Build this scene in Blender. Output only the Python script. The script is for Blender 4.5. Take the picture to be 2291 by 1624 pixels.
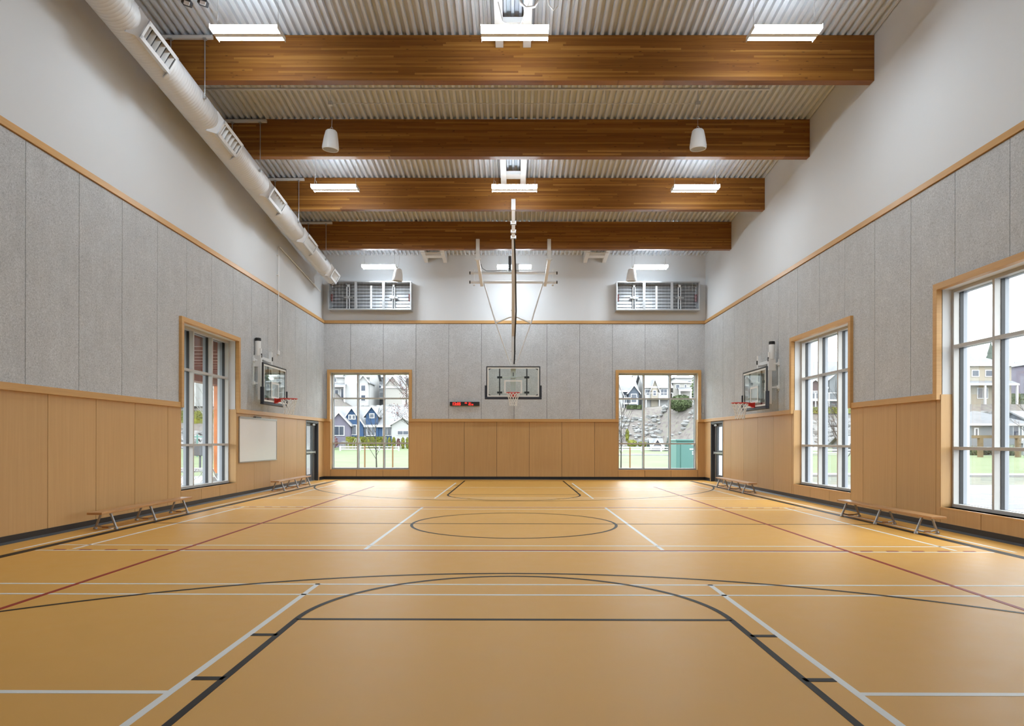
import bpy, bmesh, math, random
from mathutils import Vector, Matrix
random.seed(7)
for o in list(bpy.data.objects):
    bpy.data.objects.remove(o, do_unlink=True)
SC = bpy.context.scene
COL = SC.collection

# ------------------------------------------------------------------ camera
F = 1527.0                       # focal length in pixels of the 2291x1624 frame (24 mm on 36 mm)
cam = bpy.data.cameras.new('camera')
cam.lens = 24.0
cam.sensor_width = 36.0
cam.sensor_fit = 'HORIZONTAL'
cam.shift_y = 173.0/2291.0
cam.clip_end = 2000
camo = bpy.data.objects.new('camera', cam)
COL.objects.link(camo)
HC = 1.463
camo.matrix_world = (Matrix.Translation((0, 0, HC)) @ Matrix.Rotation(0.00295, 4, 'Z')
                     @ Matrix.Rotation(math.pi/2, 4, 'X') @ Matrix.Rotation(0.0018, 4, 'Z'))
SC.camera = camo

# ------------------------------------------------------------------ world (bright overcast sky)
W = bpy.data.worlds.new('overcast_sky')
SC.world = W
W.use_nodes = True
wn = W.node_tree
bg = wn.nodes['Background']
bg.inputs['Color'].default_value = (0.93, 0.965, 1.0, 1)
bg.inputs['Strength'].default_value = 7.0
LAMP_STRENGTH = 70.0

vs = SC.view_settings
vs.view_transform = 'Standard'
vs.look = 'None'
vs.exposure = 0.04
vs.gamma = 1.0
vs.use_curve_mapping = False

# ------------------------------------------------------------------ helpers
class MB:
    """collects geometry, T maps local points to world"""
    def __init__(s, T=None):
        s.v = []; s.f = []; s.T = T
    def P(s, p):
        p = Vector(p)
        if s.T: p = Vector(s.T(p))
        s.v.append(p); return len(s.v)-1
    def face(s, pts):
        s.f.append([s.P(p) for p in pts]); return s
    def box(s, x0, x1, y0, y1, z0, z1):
        i = [s.P((x, y, z)) for z in (z0, z1) for y in (y0, y1) for x in (x0, x1)]
        for q in ((0,1,3,2), (4,6,7,5), (0,4,5,1), (2,3,7,6), (0,2,6,4), (1,5,7,3)):
            s.f.append([i[k] for k in q])
        return s
    def hexa(s, p):              # 8 points: bottom 4 ring, top 4 ring
        i = [s.P(q) for q in p]
        for q in ((3,2,1,0), (4,5,6,7), (0,1,5,4), (1,2,6,5), (2,3,7,6), (3,0,4,7)):
            s.f.append([i[k] for k in q])
        return s
    def obox(s, c, ax, ay, az, hx, hy, hz):
        c = Vector(c); ax = Vector(ax).normalized()*hx; ay = Vector(ay).normalized()*hy; az = Vector(az).normalized()*hz
        return s.hexa([c-ax-ay-az, c+ax-ay-az, c+ax+ay-az, c-ax+ay-az, c-ax-ay+az, c+ax-ay+az, c+ax+ay+az, c-ax+ay+az])
    def bar(s, a, b, w, h, up=(0, 0, 1)):
        a = Vector(a); b = Vector(b); d = b-a
        up = Vector(up)
        sd = d.cross(up)
        if sd.length < 1e-6: sd = d.cross(Vector((1, 0, 0)))
        sd.normalize(); u = sd.cross(d).normalized()
        return s.obox((a+b)/2, d, sd, u, d.length/2, w/2, h/2)
    def prism(s, poly, axis, a0, a1):
        """poly: 2d points in the two other axes (order x,y,z without axis)"""
        def mk(p, a):
            q = list(p); q.insert(axis, a); return q
        A = [s.P(mk(p, a0)) for p in poly]; B = [s.P(mk(p, a1)) for p in poly]
        n = len(poly)
        s.f.append(A[::-1]); s.f.append(B)
        for k in range(n):
            s.f.append([A[k], A[(k+1) % n], B[(k+1) % n], B[k]])
        return s
    def tube(s, a, b, r, n=8, r2=None, caps=True):
        a = Vector(a); b = Vector(b); d = (b-a)
        if d.length < 1e-7: return s
        d.normalize()
        u = d.cross(Vector((0, 0, 1)))
        if u.length < 1e-3: u = d.cross(Vector((1, 0, 0)))
        u.normalize(); w = d.cross(u)
        r2 = r if r2 is None else r2
        A = []; B = []
        for k in range(n):
            t = 2*math.pi*k/n
            e = u*math.cos(t)+w*math.sin(t)
            A.append(s.P(a+e*r)); B.append(s.P(b+e*r2))
        for k in range(n):
            s.f.append([A[k], A[(k+1) % n], B[(k+1) % n], B[k]])
        if caps:
            s.f.append(A[::-1]); s.f.append(B)
        return s
    def path(s, pts, r, n=6):
        pts = [Vector(p) for p in pts]
        rings = []
        for i, p in enumerate(pts):
            d = (pts[min(i+1, len(pts)-1)]-pts[max(i-1, 0)])
            if d.length < 1e-7: d = Vector((0, 0, 1))
            d.normalize()
            ref = Vector((0, 0, 1)) if abs(d.z) < .9 else Vector((1, 0, 0))
            if rings and abs(abs(d.z)-.9) < .25: ref = lastref
            lastref = ref
            u = d.cross(ref).normalized(); w = d.cross(u)
            rings.append([s.P(p+(u*math.cos(2*math.pi*k/n)+w*math.sin(2*math.pi*k/n))*r) for k in range(n)])
        for a, b in zip(rings, rings[1:]):
            for k in range(n):
                s.f.append([a[k], a[(k+1) % n], b[(k+1) % n], b[k]])
        s.f.append(rings[0][::-1]); s.f.append(rings[-1])
        return s
    def lathe(s, prof, c=(0, 0, 0), ax=(0, 0, 1), n=24, caps=True):
        c = Vector(c); d = Vector(ax).normalized()
        u = d.cross(Vector((0, 0, 1)))
        if u.length < 1e-3: u = Vector((1, 0, 0))
        u.normalize(); w = d.cross(u)
        rings = []
        for r, h in prof:
            rings.append([s.P(c+d*h+(u*math.cos(2*math.pi*k/n)+w*math.sin(2*math.pi*k/n))*r) for k in range(n)])
        for a, b in zip(rings, rings[1:]):
            for k in range(n):
                s.f.append([a[k], a[(k+1) % n], b[(k+1) % n], b[k]])
        if caps:
            s.f.append(rings[0][::-1]); s.f.append(rings[-1])
        return s
    def ring(s, c, R, r, ax=(0, 0, 1), n=28, m=6):
        c = Vector(c); d = Vector(ax).normalized()
        u = d.cross(Vector((0, 0, 1)))
        if u.length < 1e-3: u = Vector((1, 0, 0))
        u.normalize(); w = d.cross(u)
        rings = []
        for k in range(n):
            t = 2*math.pi*k/n; e = u*math.cos(t)+w*math.sin(t)
            rings.append([s.P(c+e*(R+r*math.cos(2*math.pi*j/m))+d*(r*math.sin(2*math.pi*j/m))) for j in range(m)])
        for k in range(n):
            a = rings[k]; b = rings[(k+1) % n]
            for j in range(m):
                s.f.append([a[j], b[j], b[(j+1) % m], a[(j+1) % m]])
        return s
    def blob(s, c, rx, ry, rz, n=7, m=10, jit=.12, rnd=random):
        """closed lumpy ball"""
        c = Vector(c)
        top = s.P(c+Vector((0, 0, rz))); bot = s.P(c-Vector((0, 0, rz)))
        R = []
        for i in range(1, n):
            ph = math.pi*i/n; row = []
            for k in range(m):
                t = 2*math.pi*k/m; q = 1+rnd.uniform(-jit, jit)
                row.append(s.P(c+Vector((rx*math.sin(ph)*math.cos(t)*q, ry*math.sin(ph)*math.sin(t)*q, rz*math.cos(ph)*q))))
            R.append(row)
        for k in range(m):
            s.f.append([top, R[0][k], R[0][(k+1) % m]])
            s.f.append([bot, R[-1][(k+1) % m], R[-1][k]])
        for a, b in zip(R, R[1:]):
            for k in range(m):
                s.f.append([a[k], b[k], b[(k+1) % m], a[(k+1) % m]])
        return s
    def mesh(s, name, o=(0, 0, 0), smooth=0, normals=True):
        me = bpy.data.meshes.new(name)
        o = Vector(o)
        me.from_pydata([tuple(p-o) for p in s.v], [], s.f)
        if normals:
            bm = bmesh.new(); bm.from_mesh(me)
            bmesh.ops.recalc_face_normals(bm, faces=bm.faces)
            bm.to_mesh(me); bm.free()
        if smooth:
            me.polygons.foreach_set('use_smooth', [True]*len(me.polygons))
            me.set_sharp_from_angle(angle=math.radians(smooth))
        return me
    def build(s, name, mat, parent=None, smooth=0, bevel=0, normals=True, o=None, kind=None, label=None):
        if o is None:
            if parent is not None:
                o = parent.get('_o', None)
                if o is None: o = (0, 0, 0)
                o = Vector(o)
            else:
                xs = [p.x for p in s.v]; ys = [p.y for p in s.v]; zs = [p.z for p in s.v]
                o = Vector(((min(xs)+max(xs))/2, (min(ys)+max(ys))/2, min(zs)))
        ob = bpy.data.objects.new(name, s.mesh(name, o, smooth, normals))
        COL.objects.link(ob)
        if mat is not None: ob.data.materials.append(mat)
        if parent is not None:
            ob.parent = parent
            ob['_o'] = tuple(o)
        else:
            ob.location = o
            ob['_o'] = tuple(o)
        if bevel:
            bv = ob.modifiers.new('bevel', 'BEVEL'); bv.width = bevel; bv.segments = 2; bv.limit_method = 'ANGLE'
        if kind: ob['kind'] = kind
        if label: ob['label'] = label
        return ob

def thing(name, label, cat, loc=(0, 0, 0), group=None, local=False):
    """an Empty at the base of a thing; local=True: its parts are given in its own coordinates"""
    e = bpy.data.objects.new(name, None)
    COL.objects.link(e)
    e.location = loc
    e.empty_display_size = .2
    e['_o'] = (0, 0, 0) if local else tuple(loc)
    e['label'] = label; e['category'] = cat
    if group: e['group'] = group
    return e
def tag(o, label, cat, group=None, kind=None):
    o['label'] = label; o['category'] = cat
    if group: o['group'] = group
    if kind: o['kind'] = kind
    return o
def struct(name, loc=(0, 0, 0)):
    e = bpy.data.objects.new(name, None); COL.objects.link(e)
    e.location = loc; e['_o'] = tuple(loc); e['kind'] = 'structure'
    return e
def copy_tree(o, parent=None):
    c = o.copy(); COL.objects.link(c); c.parent = parent
    for ch in list(o.children): copy_tree(ch, c)
    return c

# ------------------------------------------------------------------ materials
def new_mat(name):
    m = bpy.data.materials.new(name); m.use_nodes = True
    nt = m.node_tree
    b = nt.nodes['Principled BSDF']
    return m, nt, b
def N(nt, typ, ins=None, **props):
    n = nt.nodes.new(typ)
    for k, v in props.items(): setattr(n, k, v)
    if ins:
        for k, v in ins.items():
            if isinstance(v, bpy.types.NodeSocket): nt.links.new(v, n.inputs[k])
            else: n.inputs[k].default_value = v
    return n
def MA(nt, op, a, b=None, c=None):
    ins = {0: a}
    if b is not None: ins[1] = b
    if c is not None: ins[2] = c
    return N(nt, 'ShaderNodeMath', ins, operation=op).outputs[0]
def ramp(nt, fac, stops, interp='LINEAR'):
    r = N(nt, 'ShaderNodeValToRGB', {'Fac': fac})
    cr = r.color_ramp; cr.interpolation = interp
    while len(cr.elements) < len(stops): cr.elements.new(.5)
    for e, (p, c) in zip(cr.elements, stops):
        e.position = p; e.color = (c[0], c[1], c[2], 1)
    return r.outputs['Color']
def mixc(nt, fac, a, b, mode='MIX'):
    n = N(nt, 'ShaderNodeMix', data_type='RGBA', blend_type=mode)
    for k, v in ((0, fac), (6, a), (7, b)):
        if isinstance(v, bpy.types.NodeSocket): nt.links.new(v, n.inputs[k])
        else: n.inputs[k].default_value = v if k == 0 else (v[0], v[1], v[2], 1)
    return n.outputs[2]
def objco(nt, scale=(1, 1, 1), rnd=0.0):
    tc = N(nt, 'ShaderNodeTexCoord')
    v = tc.outputs['Object']
    if rnd:
        oi = N(nt, 'ShaderNodeObjectInfo')
        off = N(nt, 'ShaderNodeVectorMath', {0: v}, operation='ADD')
        sc = MA(nt, 'MULTIPLY', oi.outputs['Random'], rnd)
        nt.links.new(sc, off.inputs[1])
        v = off.outputs[0]
    return N(nt, 'ShaderNodeMapping', {'Vector': v, 'Scale': scale}).outputs[0]
def bump(nt, b, h, strength=.3, dist=.01):
    n = N(nt, 'ShaderNodeBump', {'Height': h, 'Strength': strength, 'Distance': dist})
    nt.links.new(n.outputs[0], b.inputs['Normal'])

def plain(name, col, rough=.5, metal=0.0, spec=.5, var=0.0, vscale=3.0, alpha=None):
    m, nt, b = new_mat(name)
    b.inputs['Base Color'].default_value = (*col, 1)
    b.inputs['Roughness'].default_value = rough
    b.inputs['Metallic'].default_value = metal
    b.inputs['Specular IOR Level'].default_value = spec
    if var:
        n = N(nt, 'ShaderNodeTexNoise', {'Vector': objco(nt, rnd=20), 'Scale': vscale, 'Detail': 4.0})
        c = ramp(nt, n.outputs['Fac'], [(.3, [x*(1-var) for x in col]), (.7, [min(1, x*(1+var)) for x in col])])
        nt.links.new(c, b.inputs['Base Color'])
    return m
def emit(name, col, s):
    m, nt, b = new_mat(name)
    b.inputs['Base Color'].default_value = (*col, 1)
    b.inputs['Emission Color'].default_value = (*col, 1)
    b.inputs['Emission Strength'].default_value = s
    return m
def glass(name, tint=(1, 1, 1), refl=.22):
    m = bpy.data.materials.new(name); m.use_nodes = True
    nt = m.node_tree; nt.nodes.remove(nt.nodes['Principled BSDF'])
    out = nt.nodes['Material Output']
    tr = N(nt, 'ShaderNodeBsdfTransparent', {'Color': (*tint, 1)})
    gl = N(nt, 'ShaderNodeBsdfGlossy', {'Roughness': .02})
    lw = N(nt, 'ShaderNodeFresnel', {'IOR': 1.35})
    f = MA(nt, 'MULTIPLY', lw.outputs[0], refl)
    mx = N(nt, 'ShaderNodeMixShader', {0: f, 1: tr.outputs[0], 2: gl.outputs[0]})
    nt.links.new(mx.outputs[0], out.inputs['Surface'])
    return m

M = {}
M['white'] = plain('painted_wall', (.695, .71, .725), .75, spec=.25)
M['deck'] = plain('painted_steel_deck', (.675, .72, .775), .5, spec=.35)
M['duct'] = plain('painted_duct', (.69, .70, .715), .45)
M['wsteel'] = plain('white_steel', (.80, .80, .79), .4)
M['black'] = plain('black_rubber', (.012, .012, .014), .45)
M['dark'] = plain('dark_void', (.02, .02, .022), .9)
M['navy'] = plain('navy_padding', (.022, .026, .040), .5)
M['dgrey'] = plain('dark_grey_steel', (.045, .048, .055), .45)
M['doorgrey'] = plain('charcoal_door_paint', (.05, .055, .065), .4)
M['alu'] = plain('anodised_aluminium', (.50, .49, .475), .45, .15)
M['alu_ext'] = plain('dark_exterior_aluminium', (.36, .38, .42), .5, .1)
M['slat'] = plain('dull_steel_slat', (.30, .305, .31), .4, .6)
M['galv'] = plain('galvanised_steel', (.52, .53, .54), .32, .75)
M['steel'] = plain('brushed_steel', (.42, .41, .40), .35, .8)
M['red'] = plain('red_paint', (.60, .025, .012), .4)
M['net'] = plain('white_net_cord', (.82, .82, .80), .8)
M['whiteboard'] = plain('whiteboard_enamel', (.80, .80, .80), .2)
M['glass'] = glass('window_glass', (.97, .99, .985))
M['boardglass'] = glass('backboard_glass', (.93, .965, .95), .5)
M['lamp'] = emit('lamp_lens', (.82, .92, 1.0), LAMP_STRENGTH)
M['led'] = emit('red_led', (1.0, .03, .02), 2.2)
M['linew'] = plain('white_line_paint', (.80, .80, .77), .45, spec=.3)
M['lineb'] = plain('black_line_paint', (.012, .009, .007), .5, spec=.2)
M['liner'] = plain('red_line_paint', (.30, .015, .010), .5, spec=.25)
M['orangewood'] = plain('orange_stained_post', (.46, .125, .02), .5, var=.25, vscale=2.5)
M['redwood'] = plain('red_stained_soffit', (.24, .06, .03), .5, var=.2)

def wood_panel_mat(name, c0, c1, c2, rnd=40.0, vert=True, rough=.38):
    m, nt, b = new_mat(name)
    sc = (14, 14, .55) if vert else (1.0, 1.0, 22)
    co = objco(nt, sc, rnd)
    n1 = N(nt, 'ShaderNodeTexNoise', {'Vector': co, 'Scale': 1.3, 'Detail': 5.0, 'Roughness': .6, 'Distortion': .4})
    co2 = objco(nt, (60, 60, 1.6) if vert else (2, 2, 90), rnd)
    n2 = N(nt, 'ShaderNodeTexNoise', {'Vector': co2, 'Scale': 1.0, 'Detail': 3.0})
    f = MA(nt, 'ADD', MA(nt, 'MULTIPLY', n1.outputs['Fac'], .75), MA(nt, 'MULTIPLY', n2.outputs['Fac'], .25))
    c = ramp(nt, f, [(.34, c0), (.52, c1), (.68, c2)])
    oi = N(nt, 'ShaderNodeObjectInfo')
    v = MA(nt, 'ADD', MA(nt, 'MULTIPLY', oi.outputs['Random'], .16), .92)
    hs = N(nt, 'ShaderNodeHueSaturation', {'Color': c, 'Value': v})
    nt.links.new(hs.outputs[0], b.inputs['Base Color'])
    b.inputs['Roughness'].default_value = rough
    b.inputs['Specular IOR Level'].default_value = .4
    return m
M['maple'] = wood_panel_mat('maple_veneer', (.525, .315, .132), (.555, .336, .144), (.58, .356, .157))
M['maple_trim'] = wood_panel_mat('maple_trim', (.56, .315, .115), (.60, .345, .13), (.635, .37, .145), vert=False)
M['benchwood'] = wood_panel_mat('bench_plank', (.40, .20, .075), (.47, .245, .10), (.53, .29, .12), vert=False, rough=.3)

def glulam():
    m, nt, b = new_mat('glulam_beam')
    tc = N(nt, 'ShaderNodeTexCoord')
    oi = N(nt, 'ShaderNodeObjectInfo')
    sep = N(nt, 'ShaderNodeSeparateXYZ', {0: tc.outputs['Object']})
    R = oi.outputs['Random']
    x = MA(nt, 'ADD', sep.outputs[0], MA(nt, 'MULTIPLY', R, 37.0))
    z = sep.outputs[2]
    lam = MA(nt, 'FLOOR', MA(nt, 'MULTIPLY', z, 1/.038))
    lam = MA(nt, 'ADD', lam, MA(nt, 'FLOOR', MA(nt, 'MULTIPLY', R, 113.0)))
    w1 = N(nt, 'ShaderNodeTexWhiteNoise', {'W': lam}, noise_dimensions='1D').outputs['Value']
    seg = MA(nt, 'FLOOR', MA(nt, 'ADD', MA(nt, 'MULTIPLY', x, .42), MA(nt, 'MULTIPLY', w1, 9.0)))
    cv = N(nt, 'ShaderNodeCombineXYZ', {0: lam, 1: seg, 2: 0.0})
    w2 = N(nt, 'ShaderNodeTexWhiteNoise', {'Vector': cv.outputs[0]}, noise_dimensions='3D').outputs['Value']
    gco = N(nt, 'ShaderNodeCombineXYZ', {0: MA(nt, 'MULTIPLY', x, 1.1), 1: MA(nt, 'ADD', MA(nt, 'MULTIPLY', sep.outputs[1], 30.0), MA(nt, 'MULTIPLY', lam, 3.7)), 2: MA(nt, 'MULTIPLY', z, 75.0)})
    n1 = N(nt, 'ShaderNodeTexNoise', {'Vector': gco.outputs[0], 'Scale': 1.0, 'Detail': 4.0, 'Roughness': .6, 'Distortion': .3})
    f = MA(nt, 'ADD', MA(nt, 'MULTIPLY', MA(nt, 'POWER', w2, 2.8), .48), MA(nt, 'MULTIPLY', n1.outputs['Fac'], .62))
    c = ramp(nt, f, [(.16, (.165, .058, .009)), (.38, (.265, .102, .016)), (.62, (.365, .155, .027)), (.84, (.48, .235, .052)), (.97, (.64, .37, .12))])
    kco = N(nt, 'ShaderNodeCombineXYZ', {0: MA(nt, 'MULTIPLY', x, 1.7), 1: 0.0, 2: MA(nt, 'MULTIPLY', z, 7.0)})
    vo = N(nt, 'ShaderNodeTexVoronoi', {'Vector': kco.outputs[0], 'Scale': 1.9, 'Randomness': 1.0}, feature='F1')
    kn = ramp(nt, vo.outputs['Distance'], [(.06, (1, 1, 1)), (.125, (0, 0, 0))])
    c = mixc(nt, MA(nt, 'MULTIPLY', kn, .8), c, (.07, .02, .006))
    nt.links.new(c, b.inputs['Base Color'])
    b.inputs['Roughness'].default_value = .42
    b.inputs['Specular IOR Level'].default_value = .35
    return m
M['glulam'] = glulam()

def acoustic():
    m, nt, b = new_mat('wood_wool_panel')
    co = objco(nt, (1, 1, 1), 30)
    n1 = N(nt, 'ShaderNodeTexNoise', {'Vector': co, 'Scale': 48.0, 'Detail': 4.0, 'Roughness': .65, 'Distortion': 1.2})
    n2 = N(nt, 'ShaderNodeTexNoise', {'Vector': co, 'Scale': 3.2, 'Detail': 3.0})
    n3 = N(nt, 'ShaderNodeTexNoise', {'Vector': objco(nt, (9, 9, .8), 30), 'Scale': 1.0, 'Detail': 2.0})
    c = ramp(nt, n1.outputs['Fac'], [(.30, (.33, .335, .34)), (.50, (.515, .525, .535)), (.70, (.665, .675, .685))])
    f2 = MA(nt, 'ADD', MA(nt, 'MULTIPLY', n2.outputs['Fac'], .22), MA(nt, 'MULTIPLY', n3.outputs['Fac'], .14))
    hs = N(nt, 'ShaderNodeHueSaturation', {'Color': c, 'Value': MA(nt, 'ADD', f2, .84)})
    nt.links.new(hs.outputs[0], b.inputs['Base Color'])
    b.inputs['Roughness'].default_value = .95
    b.inputs['Specular IOR Level'].default_value = .1
    bump(nt, b, n1.outputs['Fac'], .5, .006)
    return m
M['acoustic'] = acoustic()

def floor_mat():
    m, nt, b = new_mat('sports_vinyl_floor')
    co = objco(nt)
    n1 = N(nt, 'ShaderNodeTexNoise', {'Vector': co, 'Scale': .35, 'Detail': 3.0})
    n2 = N(nt, 'ShaderNodeTexNoise', {'Vector': co, 'Scale': 5.0, 'Detail': 5.0})
    f = MA(nt, 'ADD', MA(nt, 'MULTIPLY', n1.outputs['Fac'], .7), MA(nt, 'MULTIPLY', n2.outputs['Fac'], .3))
    c = ramp(nt, f, [(.35, (.70, .368, .078)), (.65, (.725, .387, .086))])
    nt.links.new(c, b.inputs['Base Color'])
    r = ramp(nt, n2.outputs['Fac'], [(.3, (.43, .43, .43)), (.7, (.49, .49, .49))])
    nt.links.new(r, b.inputs['Roughness'])
    b.inputs['Specular IOR Level'].default_value = .33
    return m
M['floor'] = floor_mat()

# ------------------------------------------------------------------ room data
XW = 7.12; YB = 25.45; YN = -1.6; WT = .46       # side walls, back wall, near wall, wall thickness
SL = .0956
def zd(y): return 9.50 - SL*(y-13.54)            # underside of the roof deck
TL = lambda p: (-XW-p[1], p[0], p[2])            # (along, outward, z) -> world
TR = lambda p: (XW+p[1], p[0], p[2])
TB = lambda p: (p[0], YB+p[1], p[2])
TN = lambda p: (p[0], YN-p[1], p[2])
SILL, HEAD, T1, T2 = .37, 3.98, 1.345, 3.03
BELT0, BELT1 = 2.15, 2.26
TOP0, TOP1 = 5.81, 5.92
WIN = {'left': [(14.52, 17.42)], 'right': [(8.42, 11.38), (14.40, 17.35)], 'back': [(-6.85, -3.91), (3.88, 6.84)]}
DOOR = {'left': [(23.25, 24.72)], 'right': [(23.20, 24.62)]}
DOORH = 2.13

# ------------------------------------------------------------------ floor and court lines
fl = MB().box(-XW-WT, XW+WT, YN-WT, YB+WT, -.12, 0).build('floor', M['floor'], o=(0, 0, 0))
fl['kind'] = 'structure'; fl['label'] = 'tan sports floor with court markings'
ZL = .0012
def strip(x0, x1, y0, y1, mat, name):
    lab = {'w': 'white', 'b': 'black', 'r': 'red'}[mat]
    z = {'w': ZL, 'b': ZL*1.7, 'r': ZL*2.3}[mat]
    ob = MB().box(x0, x1, y0, y1, .0001, z).build(name, M['line'+mat], fl)
    ob['label'] = lab+' painted court line'
    return ob
def vline(x, y0, y1, mat, w=.05): return strip(x-w/2, x+w/2, y0, y1, mat, 'court_line')
def hline(y, x0, x1, mat, w=.05): return strip(x0, x1, y-w/2, y+w/2, mat, 'court_line')
def arc(cx, cy, R, a0, a1, mat='b', w=.05, n=64):
    mb = MB()
    z = ZL*1.9
    ring = []
    for k in range(n+1):
        a = math.radians(a0+(a1-a0)*k/n)
        c, s = math.cos(a), math.sin(a)
        ring.append((mb.P((cx+(R-w/2)*c, cy+(R-w/2)*s, z)), mb.P((cx+(R+w/2)*c, cy+(R+w/2)*s, z))))
    for (a, b_), (c, d) in zip(ring, ring[1:]): mb.f.append([a, b_, d, c])
    ob = mb.build('court_arc', M['line'+mat], fl)
    ob['label'] = 'curved black court line'
CY = 11.97; BL0, BL1 = -.80, 24.74; XS = 6.40
for s in (-1, 1):
    vline(s*XS, BL0, BL1, 'b', .14)
    vline(s*6.60, 9.0, 23.9, 'w')
hline(BL1, -XS-.07, XS+.07, 'b', .13); hline(BL0, -XS-.07, XS+.07, 'b', .13)
hline(CY, -XS, XS, 'b', .045)
arc(0, CY, 1.775, 0, 360, n=96)
LN = 1.775
for s in (-1, 1):
    vline(s*LN, BL0, 5.57, 'b'); vline(s*LN, 18.39, BL1, 'b')
    vline(s*1.99, -.8, 6.95, 'w'); vline(s*1.99, 9.13, 14.85, 'w'); vline(s*1.99, 17.15, 23.4, 'w')
    for y in (5.12, 4.18, 22.15, 19.75):
        strip(min(s*LN, s*1.965), max(s*LN, s*1.965), y-.03, y+.03, 'b', 'court_line')
    vline(s*4.43, -.8, 21.6, 'r')
    vline(s*5.90, 9.13, 14.95, 'w'); vline(s*5.90, 17.1, 22.6, 'w'); vline(s*5.90, 0, 6.92, 'w')
    a, b_ = (s*2.015, s*6.3)
    hline(3.95, min(a, b_), max(a, b_), 'w'); hline(20.0, min(a, b_), max(a, b_), 'w')
hline(5.57, -LN, LN, 'b'); hline(18.39, -LN, LN, 'b')
arc(0, 5.57, LN, 0, 180); arc(0, 18.39, LN, 180, 360)
arc(0, 1.08, 6.42, 0, 180, n=120); arc(0, 22.86, 6.42, 180, 360, n=120)
for y in (6.92, 6.46, 9.47, 9.00, 17.03, 17.49, 14.47, 14.94, 21.2): hline(y, -6.32, 6.32, 'w', .045)
for y in (9.065, 14.875):
    hline(y, -4.37, 4.43, 'r', .045)
    for s in (-1, 1):
        x = 4.60
        while x < 6.2:
            strip(min(s*x, s*(x+.155)), max(s*x, s*(x+.155)), y-.0225, y+.0225, 'r', 'court_line'); x += .34

# ------------------------------------------------------------------ walls
def cut(lo, hi, holes):
    out = []; c = lo
    for a, b in sorted(holes):
        if b <= lo or a >= hi: continue
        if a > c: out.append((c, a))
        c = max(c, b)
    if c < hi: out.append((c, hi))
    return out
def wall(side, T, u0, u1, wins, doors, ztop, ac0, wd0, wd_list=None):
    root = struct('wall_'+side, T(Vector(((u0+u1)/2, 0, 0))))
    mb = MB(T)
    holes = [(a, b) for a, b in wins]
    # masonry with openings
    for a, b in cut(u0-WT, u1+WT, holes+doors): mb.box(a, b, .004, WT, 0, ztop)
    for a, b in wins:
        mb.box(a, b, .004, WT, 0, SILL); mb.box(a, b, .004, WT, HEAD, ztop)
    for a, b in doors: mb.box(a, b, .004, WT, DOORH, ztop)
    mb.build('wall_body', M['white'], root)
    # dark backing seen in the panel joints
    mb = MB(T)
    for a, b in cut(u0, u1, holes+doors): mb.box(a, b, -.006, .002, .02, TOP0+.03)
    for a, b in wins:
        mb.box(a, b, -.006, .002, .02, SILL-.02); mb.box(a, b, -.006, .002, HEAD+.03, TOP0+.03)
    for a, b in doors: mb.box(a, b, -.006, .002, DOORH+.01, TOP0+.03)
    mb.build('joint_backing', M['dark'], root)
    CAS = .105
    # acoustic panels, one object per column
    g = .0055
    u = ac0
    while u > u0: u -= 1.2192
    while u < u1:
        a, b = max(u, u0)+g, min(u+1.2192, u1)-g
        u += 1.2192
        if b-a < .05: continue
        mb = MB(T)
        wide = [(p-CAS, q+CAS) for p, q in wins]
        for p, q in cut(a, b, wide): mb.box(p, q, -.030, -.006, BELT1-.01, TOP0-.012)
        for p, q in wide:
            if q > a and p < b: mb.box(max(p, a), min(q, b), -.030, -.006, HEAD+CAS, TOP0-.012)
        mb.build('acoustic_panel', M['acoustic'], root)
    # wood veneer panels
    if wd_list is None:
        wd_list = []; u = wd0
        while u > u0: u -= 1.2192
        while u < u1: wd_list.append(u); u += 1.2192
        wd_list.append(u)
    for p, q in zip(wd_list, wd_list[1:]):
        a, b = max(p, u0)+g, min(q, u1)-g
        for p2, q2 in cut(a, b, [(x-.004, y+.004) for x, y in wins]+[(x-.10, y+.10) for x, y in doors]):
            if q2-p2 > .04:
                MB(T).box(p2, q2, -.024, -.006, .095, BELT0+.005).build('wood_panel', M['maple'], root)
    for a, b in wins:            # short panels under the window
        for k in range(3):
            p = a+(b-a)*k/3; q = a+(b-a)*(k+1)/3
            MB(T).box(p+g, q-g, -.024, -.006, .095, SILL-.025).build('sill_panel', M['maple'], root)
        MB(T).box(a-.004, b+.004, -.030, .20, SILL-.025, SILL).build('window_stool', M['maple_trim'], root)
        for x0, x1 in ((a, a+.012), (b-.012, b)):
            MB(T).box(x0, x1, -.024, .20, SILL, BELT1-.02).build('wood_jamb', M['maple'], root)
    return root
trim_no = [0]
def trim(mb, smooth=0):
    trim_no[0] += 1
    o = mb.build('trim_%d' % trim_no[0], M['maple_trim'], bevel=.004)
    o['kind'] = 'structure'
    return o
def trims(T, u0, u1, wins, doors):
    trim(MB(T).box(u0, u1, -.055, .0, TOP0, TOP1))
    C = .105
    for a, b in cut(u0, u1, [(x-C, y+C) for x, y in wins]):
        trim(MB(T).box(a-(C if a > u0 else 0)*0, b, -.075, -.006, BELT0, BELT1))
    for a, b in wins:
        trim(MB(T).box(a-C, b+C, -.095, .01, HEAD, HEAD+C))
        trim(MB(T).box(a-C, a, -.095, .01, BELT0, HEAD))
        trim(MB(T).box(b, b+C, -.095, .01, BELT0, HEAD))
    for a, b in doors:
        trim(MB(T).box(a-.10, a-.02, -.03, .02, 0, BELT0))
        trim(MB(T).box(b+.02, b+.10, -.03, .02, 0, BELT0))
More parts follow.
